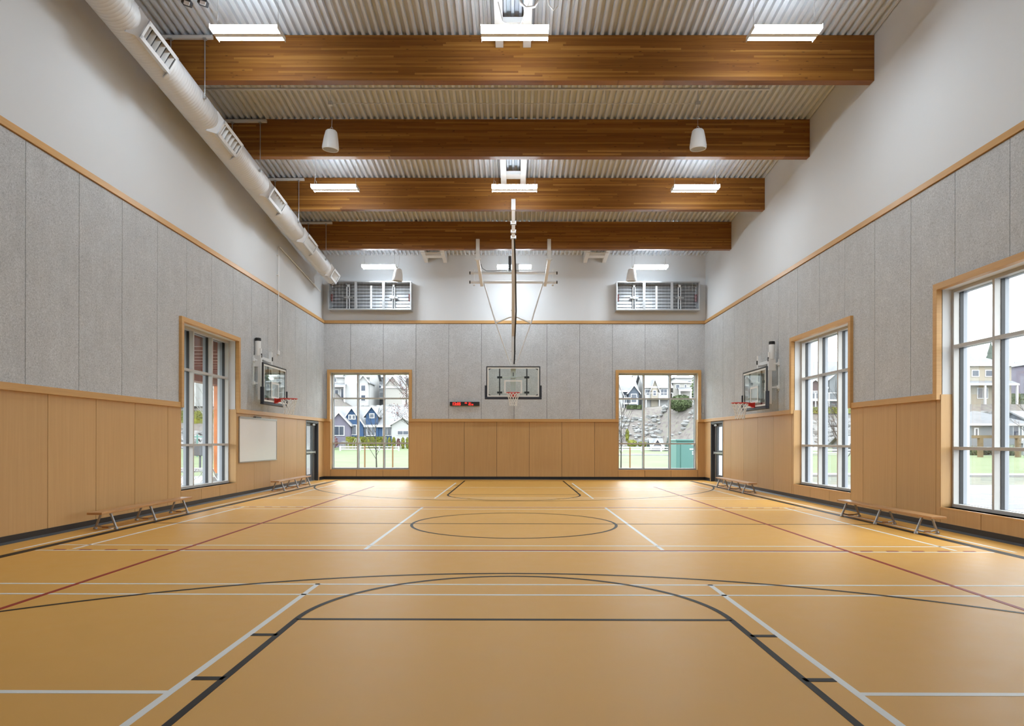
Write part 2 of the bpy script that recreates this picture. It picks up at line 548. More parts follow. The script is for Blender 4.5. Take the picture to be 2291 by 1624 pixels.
    # baseboard with cove toe
def baseboard(side, T, u0, u1, doors, wins=()):
    mb = MB(T)
    for a, b in cut(u0, u1, [(x-.10, y+.10) for x, y in doors]):
        mb.box(a, b, -.034, -.004, 0, .112)
        mb.hexa([(a, -.034, 0), (b, -.034, 0), (b, -.07, 0), (a, -.07, 0), (a, -.034, .03), (b, -.034, .03), (b, -.068, .004), (a, -.068, .004)])
    o = mb.build('baseboard_'+side, M['black'])
    o['kind'] = 'structure'
ZT = 11.2
wall('left', TL, YN, YB, WIN['left'], DOOR['left'], ZT, 9.88, 0, [ -1.6, -.6, .6, 1.84, 3.06, 4.28, 5.50, 6.72, 7.94, 9.16, 10.37, 11.57, 12.76, 13.97, 14.52, 17.42, 18.62, 19.84, 21.06, 22.28, 23.2, 24.8, 25.45])
wall('right', TR, YN, YB, WIN['right'], DOOR['right'], ZT, 9.79, 0, [-1.6, -.6, .6, 1.84, 3.06, 4.28, 5.50, 6.72, 7.9, 8.42, 11.38, 11.50, 12.69, 13.9, 14.40, 17.35, 17.46, 18.68, 19.9, 21.12, 22.34, 23.1, 24.7, 25.45])
wall('back', TB, -XW, XW, WIN['back'], [], ZT, .0, 0, [-XW, -6.85, -3.91, -3.06, -1.85, -.64, .57, 1.785, 3.00, 3.88, 6.84, XW])
wall('near', TN, -XW, XW, [], [], ZT, .0, .3)
trims(TL, YN, YB, WIN['left'], DOOR['left'])
trims(TR, YN, YB, WIN['right'], DOOR['right'])
trims(TB, -XW, XW, WIN['back'], [])
baseboard('left', TL, YN, YB, DOOR['left'])
baseboard('right', TR, YN, YB, DOOR['right'])
baseboard('back', TB, -XW, XW, [])
baseboard('near', TN, -XW, XW, [])

# ------------------------------------------------------------------ windows
win_no = [0]
def window(T, a, b, label):
    win_no[0] += 1
    root = struct('window_%d' % win_no[0], T(Vector(((a+b)/2, .2, SILL))))
    root['label'] = label
    w0, w1 = .16, .385                     # inner and outer face of the frame
    wi, wg = .255, .300
    f = .055
    fr = None
    for nm, mt, wa, wb in (('window_frame', M['alu'], w0, wi), ('outer_frame', M['alu_ext'], wg+.012, w1)):
        mb = MB(T)
        mb.box(a, a+f, wa, wb, SILL, HEAD); mb.box(b-f, b, wa, wb, SILL, HEAD)
        mb.box(a+f, b-f, wa, wb, SILL, SILL+f); mb.box(a+f, b-f, wa, wb, HEAD-f, HEAD)
        mb.build(nm, mt, root)
    mb = MB(T)                             # dark thermal break around the glass
    for p0, p1, z0, z1 in ((a+.012, a+f+.012, SILL, HEAD), (b-f-.012, b-.012, SILL, HEAD)):
        mb.box(p0, p1, wi-.001, wg+.013, z0, z1)
    mb.build('gasket', M['black'], root)
    us = [a+(b-a)/3, a+2*(b-a)/3]
    m = .026
    for u in us:
        mu = MB(T).box(u-m, u+m, w0, wi, SILL+f, HEAD-f).build('mullion', M['alu'], root)
        MB(T).box(u-m, u+m, wg+.012, w1, SILL+f, HEAD-f).build('mullion_cap', M['alu_ext'], mu)
        MB(T).box(u-m-.010, u+m+.010, wi-.001, wg+.013, SILL+f, HEAD-f).build('gasket', M['black'], mu)
    ed = [a+f]+us+[b-f]
    for z in (T1, T2):
        for k in range(3):
            p = ed[k]+(m if k else 0); q = ed[k+1]-(m if k < 2 else 0)
            tr = MB(T).box(p, q, w0+.002, wi, z-m, z+m).build('transom', M['alu'], root)
            MB(T).box(p, q, wg+.012, w1-.03, z-m, z+m).build('transom_cap', M['alu_ext'], tr)
    zs = [SILL+f, T1, T2, HEAD-f]
    for k in range(3):
        for j in range(3):
            p = ed[k]+(m if k else 0); q = ed[k+1]-(m if k < 2 else 0)
            z0 = zs[j]+(m if j else 0); z1 = zs[j+1]-(m if j < 2 else 0)
            MB(T).box(p, q, wi+.003, wg+.008, z0, z1).build('pane', M['glass'], root)
    return root
window(TL, *WIN['left'][0], 'tall nine-pane window in the left wall')
window(TR, *WIN['right'][0], 'tall nine-pane window at the right edge of the photo')
window(TR, *WIN['right'][1], 'tall nine-pane window beside the right-hand hoop')
window(TB, *WIN['back'][0], 'nine-pane window in the far wall, left of the clock')
window(TB, *WIN['back'][1], 'nine-pane window in the far wall, right of the hoop')

# ------------------------------------------------------------------ doors
def door(n, T, a, b, label):
    root = struct('door_%d' % n, T(Vector(((a+b)/2, .1, 0))))
    root['label'] = label
    mb = MB(T)
    fr = .06
    mb.box(a-.02, a+fr, -.034, .22, 0, DOORH+.0); mb.box(b-fr, b+.02, -.034, .22, 0, DOORH+.0)
    mb.box(a+fr, b-fr, -.034, .22, DOORH-fr, DOORH)
    mb.build('door_frame', M['doorgrey'], root, bevel=.004)
    p, q = a+fr+.005, b-fr-.005
    w0, w1 = .09, .135
    # stile-and-rail leaf with two glazed lites
    l0, l1 = p+.36, q-.36
    zs = (.25, .95, 1.12, 1.95)
    mb = MB(T)
    mb.box(p, l0, w0, w1, .01, DOORH-fr-.005); mb.box(l1, q, w0, w1, .01, DOORH-fr-.005)
    for z0, z1 in ((.01, zs[0]), (zs[1], zs[2]), (zs[3], DOORH-fr-.005)): mb.box(l0, l1, w0, w1, z0, z1)
    leaf = mb.build('door_leaf', M['doorgrey'], root)
    for z0, z1 in ((zs[0], zs[1]), (zs[2], zs[3])):
        MB(T).box(l0, l1, .108, .116, z0, z1).build('pane', M['glass'], leaf)
    mb = MB(T).box(p+.05, q-.05, .035, .07, 1.0, 1.055)
    mb.box(p+.05, p+.13, .03, .092, .97, 1.085); mb.box(q-.13, q-.05, .03, .092, .98, 1.075)
    mb.build('panic_bar', M['steel'], leaf, bevel=.004)
    MB(T).tube((q-.16, .075, .02), (q-.16, .075, DOORH-.1), .010, 8).build('vertical_rod', M['steel'], leaf, smooth=40)
    MB(T).tube((p+.16, .075, .02), (p+.16, .075, DOORH-.1), .010, 8).build('vertical_rod', M['steel'], leaf, smooth=40)
    mb = MB(T).box(q-.42, q-.12, .03, .09, 1.98, 2.04)
    mb.bar((q-.3, .05, 2.045), (q-.05, -.02, 2.06), .02, .012)
    mb.build('door_closer', M['steel'], leaf, bevel=.003)
    MB(T).box(a+fr, b-fr, 0.06, .2, 0, .012).build('threshold', M['steel'], root)
door(1, TL, *DOOR['left'][0], 'charcoal exit door at the far end of the left wall')
door(2, TR, *DOOR['right'][0], 'charcoal exit door at the far end of the right wall')

# ------------------------------------------------------------------ roof: deck sheets and beams
ceil = struct('ceiling', (0, 12, zd(12)))
NR = 96; PITCH = 2*XW/NR; DEP = .076
y0, y1 = YN, YB+.02
mb = MB().hexa([(-XW-WT, y0-WT, zd(y0)+DEP+.01), (XW+WT, y0-WT, zd(y0)+DEP+.01), (XW+WT, y1+WT, zd(y1)+DEP+.01), (-XW-WT, y1+WT, zd(y1)+DEP+.01),
                (-XW-WT, y0-WT, zd(y0)+.5), (XW+WT, y0-WT, zd(y0)+.5), (XW+WT, y1+WT, zd(y1)+.5), (-XW-WT, y1+WT, zd(y1)+.5)])
mb.build('roof_slab', M['deck'], ceil)
for sh in range(16):
    mb = MB()
    prof = []
    for k in range(6):
        x = -XW+(sh*6+k)*PITCH
        prof += [(x, DEP), (x+PITCH*.46, DEP), (x+PITCH*.56, 0), (x+PITCH*.90, 0)]
    x = -XW+(sh+1)*6*PITCH
    prof += [(x-.004, DEP), (x-.004, DEP+.012)]          # side lap
    prof = [(prof[0][0]+.003, DEP+.012)]+prof
    A = [mb.P((px, y0, zd(y0)+pz)) for px, pz in prof]
    B = [mb.P((px, y1, zd(y1)+pz)) for px, pz in prof]
    for k in range(len(prof)-1): mb.f.append([A[k], A[k+1], B[k+1], B[k]])
    mb.build('deck_sheet', M['deck'], ceil, normals=False)
BEAMY = [13.54, 16.49, 19.44, 22.43]
blabel = ['glulam roof beam nearest the camera, spanning behind the front row of lights',
          'dark glulam roof beam behind the two nearer pendant speakers',
          'glulam roof beam behind the middle row of lights',
          'glulam roof beam furthest back, above the ceiling-hung backboard frame']
def beam_mb(y):
    t = .18; h = .90
    return MB().hexa([(-XW, y, zd(y)-h), (XW, y, zd(y)-h), (XW, y+t, zd(y)-h), (-XW, y+t, zd(y)-h),
                      (-XW, y, zd(y)), (XW, y, zd(y)), (XW, y+t, zd(y+t)), (-XW, y+t, zd(y+t))])
for y, lb in zip(BEAMY, blabel):
    tag(beam_mb(y).build('glulam_beam', M['glulam']), lb, 'beam', 'glulam roof beams')
for y in (10.58, 7.62, 4.66, 1.70):
    beam_mb(y).build('glulam_beam', M['glulam'], ceil, o=(0, y, zd(y)-.9)).location = Vector((0, y, zd(y)-.9))-ceil.location

# ------------------------------------------------------------------ hanging twin-tube lights
def make_light():
    """local origin: centre of the fixture bottom; long axis x"""
    root = thing('pendant_light', '', 'light', (0, 0, 0), 'hanging twin-tube lights', local=True)
    L = .59
    for s in (-1, 1):
        prof = [(.054, -.006), (.13, -.003), (.17, .006), (.195, .018), (.206, .034), (.207, .054), (.054, .054)]
        mb = MB().prism([(s*p, q) for p, q in prof], 0, -L, L)
        mb.build('lens', M['lamp'], root, smooth=30)
    mb = MB().box(-L, L, -.053, .053, -.007, .055).box(-L, L, -.165, .165, .0555, .085)
    mb.build('housing', M['wsteel'], root)
    for s in (-1, 1):
        MB().box(s*L-.006 if s < 0 else L, s*L if s < 0 else L+.006, -.212, .212, -.006, .082).build('end_plate', M['wsteel'], root)
    for s in (-1, 1):
        mb = MB().tube((s*.54, -.03, .07), (s*.535, 0, .42), .0022, 4).tube((s*.54, .03, .07), (s*.535, 0, .42), .0022, 4)
        mb.tube((s*.535, 0, .42), (s*.535, 0, 1.0), .0022, 4)
        mb.build('hanging_wire', M['steel'], root)
    mb = MB().path([(-.53, 0, .07), (-.555, 0, .16), (-.54, 0, .25), (-.50, 0, .22), (-.49, 0, .13), (-.50, .0, .09)], .007, 5)
    mb.path([(-.54, 0, .25), (-.525, .01, .5), (-.535, .0, 1.02)], .004, 5)
    mb.build('power_cord', M['wsteel'], root, smooth=50)
    return root
proto = make_light()
rows = [(12.06, 'front row'), (17.97, 'middle row'), (23.90, 'back row')]
cols = [(-4.72, 'left'), (0.0, 'centre'), (4.75, 'right')]
first = True
for y, rn in rows+[(6.15, None)]:
    for x, cn in cols:
        o = proto if first else copy_tree(proto)
        first = False
        o.location = (x, y, zd(y)-1.02)
        if cn == 'right':
            o.rotation_euler = (0, 0, math.pi)
        if rn: o['label'] = 'twin-tube hanging light, %s one in the %s' % (cn, rn)
        else: o['label'] = 'twin-tube hanging light above the camera, out of the frame'

# ------------------------------------------------------------------ pendant speakers
def make_speaker():
    root = thing('pendant_speaker', '', 'speaker', (0, 0, 0), 'white pendant speakers', local=True)
    H = .43
    MB().lathe([(.05, H), (.10, H-.012), (.125, H-.04), (.155, .25), (.178, .08), (.182, .035), (.172, .0), (.160, .0), (.158, .02)], n=28).build('shell', M['wsteel'], root, smooth=35)
    MB().lathe([(.160, .012), (.159, .03), (.02, .032)], n=28).build('grille', plain_grille, root, smooth=35)
    for k in range(10):
        t = 2*math.pi*k/10
        MB().bar((.185*math.cos(t)*.985, .185*math.sin(t)*.985, .06), (.126*math.cos(t)*1.0, .126*math.sin(t)*1.0, H-.05), .008, .006, up=(math.cos(t), math.sin(t), 0)).build('rib', M['wsteel'], root)
    mb = MB().ring((0, 0, H+.03), .028, .005, ax=(0, 1, 0), n=14, m=5)
    mb.build('hook', M['steel'], root, smooth=50)
    mb = MB().tube((0, 0, H+.05), (0, 0, 1.02), .003, 5)
    mb.tube((0, 0, .75), (-.05, 0, 1.02), .0022, 4)
    mb.build('hanging_wire', M['steel'], root)
    return root
plain_grille = plain('speaker_grille', (.42, .42, .41), .7)
sp = make_speaker()
sps = [(-4.05, 15.0, 7.84, 'nearer white pendant speaker on the left, in front of a dark beam'),
       (4.03, 15.0, 7.86, 'nearer white pendant speaker on the right, in front of a dark beam'),
       (-4.07, 23.75, 7.00, 'far white pendant speaker above the left caged louvre'),
       (4.07, 23.75, 7.00, 'far white pendant speaker above the right caged louvre')]
for i, (x, y, z, lb) in enumerate(sps):
    o = sp if i == 0 else copy_tree(sp)
    o.location = (x, y, z)
    o.rotation_euler = (0.06, .07 if x < 0 else -.05, .3*i)
    o['label'] = lb

# ------------------------------------------------------------------ air duct
DX = -6.47
def dz(y): return 8.24-SL*(y-13.5)
ax = Vector((0, 1, -SL)).normalized()
LEN = math.sqrt(1+SL*SL)
duct = thing('air_duct', 'long white round air duct hung along the left wall', 'duct', (DX, 24.2, dz(24.2)))
Y0, YR1, YR2, YE = YN+.05, 19.55, 23.05, 24.15
base = Vector((DX, Y0, dz(Y0)))
def seg(ya, yb, ra, rb, ridge=True, step=.075):
    prof = [(ra, (ya-Y0)*LEN)]
    y = ya+step
    while y < yb-step*.5:
        r = ra+(rb-ra)*(y-ya)/(yb-ya); h = (y-Y0)*LEN
        if ridge: prof += [(r, h-.004), (r+.0018, h), (r, h+.004)]
        y += step
    prof.append((rb, (yb-Y0)*LEN))
    return prof
MB().lathe(seg(Y0, YR1, .305, .305), base, ax, n=40, caps=False).build('duct_run', M['duct'], duct, smooth=50)
MB().lathe([(.305, (YR1-Y0)*LEN), (.302, (YR1+.12-Y0)*LEN), (.262, (YR1+.55-Y0)*LEN), (.258, (YR1+.60-Y0)*LEN)], base, ax, n=40, caps=False).build('reducer', M['duct'], duct, smooth=50)
MB().lathe(seg(YR1+.60, YR2, .258, .258), base, ax, n=40, caps=False).build('duct_run', M['duct'], duct, smooth=50)
MB().lathe([(.258, (YR2-Y0)*LEN), (.238, (YR2+.2-Y0)*LEN), (.238, (YR2+.25-Y0)*LEN)], base, ax, n=40, caps=False).build('reducer', M['duct'], duct, smooth=50)
MB().lathe(seg(YR2+.25, YE, .238, .238, False), base, ax, n=40, caps=False).build('duct_run', M['duct'], duct, smooth=50)
MB().lathe([(.238, (YE-Y0)*LEN), (.236, (YE+.02-Y0)*LEN), (.21, (YE+.05-Y0)*LEN), (.02, (YE+.06-Y0)*LEN)], base, ax, n=40).build('end_cap', M['duct'], duct, smooth=50)
for y, r in ((11.0, .309), (13.85, .309), (16.85, .309), (18.4, .309), (20.25, .263), (22.9, .263), (23.4, .243)):
    MB().lathe([(r-.006, (y-Y0)*LEN-.03), (r, (y-Y0)*LEN-.025), (r, (y-Y0)*LEN+.025), (r-.006, (y-Y0)*LEN+.03)], base, ax, n=40, caps=False).build('joint_band', M['duct'], duct, smooth=50)
for y, r in ((8.85, .305), (11.80, .305), (14.75, .305), (17.70, .305), (20.72, .258), (23.62, .238)):
    a = math.radians(-28)
    n = Vector((math.cos(a), 0, math.sin(a)))
    n = (n-ax*n.dot(ax)).normalized(); t = ax.cross(n).normalized()
    hl = .47 if r > .25 else .36; hw = .15
    c = Vector((DX, y, dz(y)))
    top = r+.075; bot = r*.80
    tk = .012
    mb = MB()
    for s in (-1, 1):
        mb.obox(c+n*((top+bot)/2)+t*s*hw, ax, t, n, hl, tk, (top-bot)/2)
        mb.obox(c+n*((top+bot)/2)+ax*s*hl, ax, t, n, tk, hw+tk, (top-bot)/2)
    col = mb.build('diffuser', M['duct'], duct)
    mb = MB()
    for s in (-1, 1):
        mb.obox(c+n*top+t*s*(hw-.012), ax, t, n, hl+.02, .030, .008)
        mb.obox(c+n*top+ax*s*(hl-.008), ax, t, n, .028, hw+.018, .008)
    mb.build('diffuser_flange', M['duct'], col)
    MB().obox(c+n*(r+.005), ax, t, n, hl-.01, hw-.01, .003).build('diffuser_back', M['dgrey'], col)
    # saddle cheeks onto the round duct
    for s in (-1, 1):
        MB().hexa([c+ax*s*(hl)+t*hw+n*(top-.03), c+ax*s*(hl)-t*hw+n*(top-.03), c+ax*s*(hl+.14)-t*(hw+.09)+n*(r*.68), c+ax*s*(hl+.14)+t*(hw+.09)+n*(r*.68),
                 c+ax*s*(hl-.01)+t*hw+n*(top), c+ax*s*(hl-.01)-t*hw+n*(top), c+ax*s*(hl+.145)-t*(hw+.09)+n*(r*.75), c+ax*s*(hl+.145)+t*(hw+.09)+n*(r*.75)]).build('saddle', M['duct'], col)
    for k in range(6):
        p = c+ax*(-hl+.09+(2*hl-.18)*k/5)+n*(top-.035)
        d = (n*1.0+ax*.55).normalized()
        MB().obox(p, d, t, d.cross(t), .042, hw-.014, .0035).build('louvre', M['wsteel'], col)
# hanger rods on white struts fixed to the beams
for i, y in enumerate(BEAMY):
    yy = y-.045
    st = thing('duct_hanger', 'white strut and rods carrying the duct at the %s beam' % ['nearest', 'second', 'third', 'furthest'][i], 'hanger', (DX, yy, dz(yy)-.3), 'duct hangers')
    r = .312 if y < 19.5 else .263
    MB().box(-7.0, -5.98, y-.07, y-.005, zd(y)-.10, zd(y)-.035).build('strut', M['wsteel'], st, bevel=.004)
    for s in (-1, 1):
        x = DX+s*(r+.026)
        MB().tube((x, yy, zd(y)-.06), (x, yy, dz(yy)-.02), .009, 6).build('rod', M['galv'], st, smooth=50)
        MB().box(x-.022, x+.022, yy-.022, yy+.022, dz(yy)-.03, dz(yy)+.02).build('bracket', M['galv'], st)
        MB().box(x-.03, x+.03, yy-.04, yy+.03, zd(y)-.125, zd(y)-.095).build('rod_nut', M['galv'], st)

# ------------------------------------------------------------------ conduit on the left wall
cd = thing('wall_conduit', 'thin white conduit dropping down the left wall from the duct', 'conduit', (-XW+.05, 20.45, 4.05))
MB().path([(-XW-.0+.05, 20.45, 4.1), (-XW+.05, 20.45, 7.2), (-XW+.05, 20.47, 7.25), (-XW+.05, 20.53, 7.28), (-XW+.05, 24.9, 6.88)], .017, 8).build('pipe', M['wsteel'], cd, smooth=50)
MB().box(-XW-.0, -XW+.075, 20.40, 20.50, 4.02, 4.14).build('outlet_box', M['wsteel'], cd, bevel=.004)
for z in (4.9, 5.6, 6.4, 7.0): MB().box(-XW, -XW+.07, 20.415, 20.485, z-.012, z+.012).build('pipe_clip', M['wsteel'], cd)

# ------------------------------------------------------------------ sprinkler pipe, speaker conduit, ladder frames on the deck
pp = thing('sprinkler_pipe', 'white sprinkler pipe crossing behind the nearest beam', 'pipe', (0, 14.55, 8.93))
MB().tube((-6.62, 14.55, 8.95), (5.42, 14.55, 8.95), .026, 10).build('pipe', M['deck'], pp, smooth=50)
for x in (-5.2, -1.73, 1.83, 5.40):
    hd = MB().tube((x, 14.55, 8.95), (x, 14.50, 9.02), .016, 8).build('sprinkler_branch', M['deck'], pp, smooth=50)
    MB().lathe([(.010, 0), (.028, .012), (.028, .02), (.008, .03), (.008, .055), (.03, .06), (.03, .064)], (x, 14.49, 9.02), n=10).build('sprinkler_head', M['steel'], hd, smooth=40)
for x in (-5, -2, 1, 4): MB().box(x-.01, x+.01, 14.54, 14.56, 8.95, zd(14.55)+.01).build('pipe_hanger', M['deck'], pp)
pc = thing('speaker_conduit', 'thin white conduit joining the two nearer pendant speakers', 'conduit', (0, 15.0, 8.85))
MB().tube((-4.05, 15.02, 8.87), (4.03, 15.02, 8.87), .010, 6).build('pipe', M['deck'], pc, smooth=50)
for x in (-4.05, 4.03): MB().box(x-.05, x+.05, 14.98, 15.06, 8.83, 8.91).build('junction_box', M['deck'], pc)
for x in (-4.05, -2, 0, 2, 4.03): MB().box(x-.006, x+.006, 15.014, 15.026, 8.87, zd(15.02)+.01).build('pipe_hanger', M['deck'], pc)
def ladder(x, ya, yb, label, half=.35, w=.155, dn=.26, rungs=2):
    r = thing('steel_ladder_frame', label, 'steel frame', (x, (ya+yb)/2, zd((ya+yb)/2)-dn), 'white steel frames under the deck')
    for s in (-1, 1):
        xa = x+s*(half-w/2)
        MB().hexa([(xa-w/2, ya, zd(ya)-dn), (xa+w/2, ya, zd(ya)-dn), (xa+w/2, yb, zd(yb)-dn), (xa-w/2, yb, zd(yb)-dn),
                   (xa-w/2, ya, zd(ya)-.004), (xa+w/2, ya, zd(ya)-.004), (xa+w/2, yb, zd(yb)-.004), (xa-w/2, yb, zd(yb)-.004)]).build('side_channel', M['wsteel'], r, bevel=.006)
    for k in range(rungs):
        y = yb-.55-(yb-ya-1.1)*k/max(1, rungs-1)
        MB().box(x-half+w, x+half-w, y-.16, y+.16, zd(y)-dn+.02, zd(y)-dn+.12).build('rung', M['wsteel'], r)
    return r
ladder(-.03, 10.77, 13.53, 'white steel ladder frame under the deck at the top of the photo')
ladder(-.03, 16.68, 19.43, 'white steel ladder frame between the second and third beams')
ladder(-2.92, 22.62, 25.40, 'white steel bracket frame in the far bay, left of the hoop', .42, .14, .30)
ladder(2.98, 22.62, 25.40, 'white steel bracket frame in the far bay, right of the hoop', .42, .14, .30)
cb = MB().path([(-.30, 12.3, zd(12.3)-.26), (-.22, 12.25, 8.98), (-.08, 12.25, 8.90), (.10, 12.25, 8.93), (.16, 12.2, 9.05), (.25, 12.1, 9.2), (.3, 12.0, 9.35)], .012, 6)
tag(cb.build('flexible_cable', M['wsteel'], smooth=60), 'thin white cable loop hanging at the top centre of the photo', 'cable')
cb = MB().path([(.10, 12.0, 9.36), (.10, 11.95, 9.12), (.20, 11.9, 9.00), (.34, 11.9, 9.02), (.42, 11.9, 9.15), (.44, 11.9, 9.36)], .024, 7)
tag(cb.build('flexible_conduit', M['wsteel'], smooth=60), 'thick white conduit loop beside the top centre cable', 'conduit')
cb = MB().path([(.55, 12.1, 9.60), (.60, 12.05, 9.15), (.68, 12.05, 9.05), (.76, 12.05, 9.12), (.78, 12.05, 9.60)], .012, 6)
tag(cb.build('flexible_cable', M['wsteel'], smooth=60), 'small white cable loop right of the top centre light', 'cable')
for s, nm in ((-1, 'left'), (1, 'right')):
    cb = MB().path([(s*3.35, 24.3, zd(24.3)-.33), (s*2.9, 24.3, zd(24.3)-.34), (s*2.6, 24.3, zd(24.3)-.32), (s*2.2, 24.3, zd(24.3)-.18), (s*1.9, 24.3, zd(24.3)-.02)], .014, 6)
    tag(cb.build('flexible_cable', M['wsteel'], smooth=60), 'white cable sagging below the %s far bracket frame' % nm, 'cable')
# drop-cord connectors hanging from the deck at top left
for i, (x, lb) in enumerate(((-5.72, 'grey drop-cord connector hanging beside the duct at top left'), (-5.44, 'grey drop-cord outlet hanging nearer the front left light'))):
    y = 11.9; z = 9.03
    dc = thing('drop_cord', lb, 'connector', (x, y, z), 'drop cords')
    MB().obox((x, y, z+.06), (1, .2, -.25), (0, 1, 0), (.25, 0, 1), .075, .05, .045).build('connector_body', M['dgrey'], dc, bevel=.01)
    MB().obox((x+.02, y-.055, z+.02), (1, .2, -.25), (0, 1, 0), (.25, 0, 1), .045, .01, .03).build('face_plate', M['wsteel'], dc)
    MB().path([(x-.02, y, z+.10), (x-.10, y, z+.22), (x-.14, y, z+.40), (x-.12, y, zd(y)+.01)], .010, 6).build('cord', M['wsteel'], dc, smooth=60)

# ------------------------------------------------------------------ basketball hoops
def backboard(root):
    """local: board front plane y=0 facing -y, bottom centre at origin, z up"""
    BW, BH = 1.83, 1.07
    MB().box(-BW/2+.03, BW/2-.03, .004, .016, .03, BH-.03).build('glass_board', M['boardglass'], root)
    mb = MB()
    t = .036
    mb.box(-BW/2, -BW/2+t, -.004, .045, 0, BH); mb.box(BW/2-t, BW/2, -.004, .045, 0, BH)
    mb.box(-BW/2+t, BW/2-t, -.004, .045, 0, t); mb.box(-BW/2+t, BW/2-t, -.004, .045, BH-t, BH)
    mb.build('board_frame', M['dgrey'], root, bevel=.004)
    mb = MB(); a = BW/2-t-.004; e = .042
    z0, z1 = t+.004, BH-t-.004
    mb.box(-a, -a+e, .000, .0035, z0, z1); mb.box(a-e, a, .000, .0035, z0, z1)
    mb.box(-a+e, a-e, .000, .0035, z0, z0+e); mb.box(-a+e, a-e, .000, .0035, z1-e, z1)
    mb.build('border_line', M['linew'], root)
    mb = MB(); sx, s0, s1 = .305, .15, .60
    mb.box(-sx, -sx+.05, .000, .0035, s0, s1); mb.box(sx-.05, sx, .000, .0035, s0, s1)
    mb.box(-sx+.05, sx-.05, .000, .0035, s1-.05, s1); mb.box(-sx+.05, sx-.05, .000, .0035, s0, s0+.05)
    mb.build('target_square', M['linew'], root)
    for cx in (-1, 1):
        for cz in (0, 1):
            x = cx*(BW/2-t-.03); z = BH-t-.035 if cz else t+.035
            zz = -.075 if cz else .075
            MB().prism([(x, z), (x-cx*.125, z), (x, z+zz)], 1, .018, .03).build('corner_gusset', M['dgrey'], root)
    # U-shaped bottom padding
    mb = MB()
    p = .05
    pts = [(-BW/2-p, .40), (-BW/2-p, -p+.03), (-BW/2-p+.03, -p), (BW/2+p-.03, -p), (BW/2+p, -p+.03), (BW/2+p, .40), (BW/2+p-.02, .425), (BW/2+.005, .425), (BW/2+.005, .0), (-BW/2-.005, .0), (-BW/2-.005, .425), (-BW/2-p+.02, .425)]
    # build the pad as three boxes with rounded outer edges
    mb.box(-BW/2-p, BW/2+p, -.03, .07, -p, .006)
    mb.box(-BW/2-p, -BW/2+.004, -.03, .07, .006, .42); mb.box(BW/2-.004, BW/2+p, -.03, .07, .006, .42)
    mb.build('bottom_padding', M['navy'], root, bevel=.014)
    # back structure
    for s in (-1, 1):
        MB().box(s*.46-.02, s*.46+.02, .02, .055, .04, BH-.04).build('back_upright', M['dgrey'], root)
        for z in (.185, .70):
            MB().box(s*.46-.085, s*.46+.085, .056, .10, z-.035, z+.035).build('clamp', M['dgrey'], root, bevel=.004)
    for z in (.185, .70):
        MB().box(-.44, .44, .10, .13, z-.022, z+.022).build('back_rail', M['wsteel'], root)
    MB().box(-.085, .085, .135, .21, .10, BH+.06).build('centre_stem', M['wsteel'], root, bevel=.005)
    MB().box(-.012, .012, .11, .135, .74, .87).build('stem_slot', M['black'], root)
    # rim
    rz = .15
    rim = MB().ring((0, -.385, rz), .228, .0105, n=40, m=8)
    for s in (-1, 1):
        rim.bar((s*.06, -.02, rz-.01), (s*.17, -.235, rz), .03, .012)
        rim.bar((s*.05, -.02, rz-.10), (s*.12, -.20, rz-.012), .008, .04)
    rim.box(-.09, .09, -.035, -.001, rz-.13, rim_top(rz))
    rim.prism([(-.03, rz), (-.16, rz), (-.03, rz-.11)], 0, -.09, -.08); rim.prism([(-.03, rz), (-.16, rz), (-.03, rz-.11)], 0, .08, .09)
    rim.build('rim', M['red'], root, smooth=40)
    mb = MB(); n = 12; lv = [(.222, rz-.012), (.20, rz-.09), (.165, rz-.18), (.14, rz-.27), (.125, rz-.36), (.128, rz-.44)]
    c = Vector((0, -.385, 0))
    def pt(l, k):
        r, z = lv[l]; a = 2*math.pi*(k+.5*(l % 2))/n
        return c+Vector((r*math.cos(a), r*math.sin(a), z))
    for l in range(len(lv)-1):
        for k in range(n):
            mb.tube(pt(l, k), pt(l+1, k), .0075, 4, caps=False)
            mb.tube(pt(l, k), pt(l+1, k+(1 if l % 2 else -1)), .0075, 4, caps=False)
    mb.build('net', M['net'], root)
def rim_top(z): return z+.012

# ceiling-hung hoop in front of the far wall
hp = thing('ceiling_hoop', 'ceiling-hung basketball backboard in front of the far wall', 'basketball hoop', (-.03, 23.1, 2.90), local=True)
backboard(hp)
o = Vector((-.03, 23.1, 2.90))
LOC = lambda p: Vector(p)-o
def B(): return MB(LOC)
MY = 23.26                              # mast plane
MB(LOC).box(-.09, .03, MY-.06, MY+.06, 3.92, 7.25).build('mast', M['wsteel'], hp, bevel=.006)
for z in (4.05, 4.22, 4.50, 5.9): B().tube((-.12, MY, z), (.06, MY, z), .014, 8).build('mast_bolt', M['steel'], hp, smooth=50)
B().box(-.15, .09, MY-.07, MY+.07, 3.98, 4.12).build('stem_plate', M['wsteel'], hp, bevel=.004)
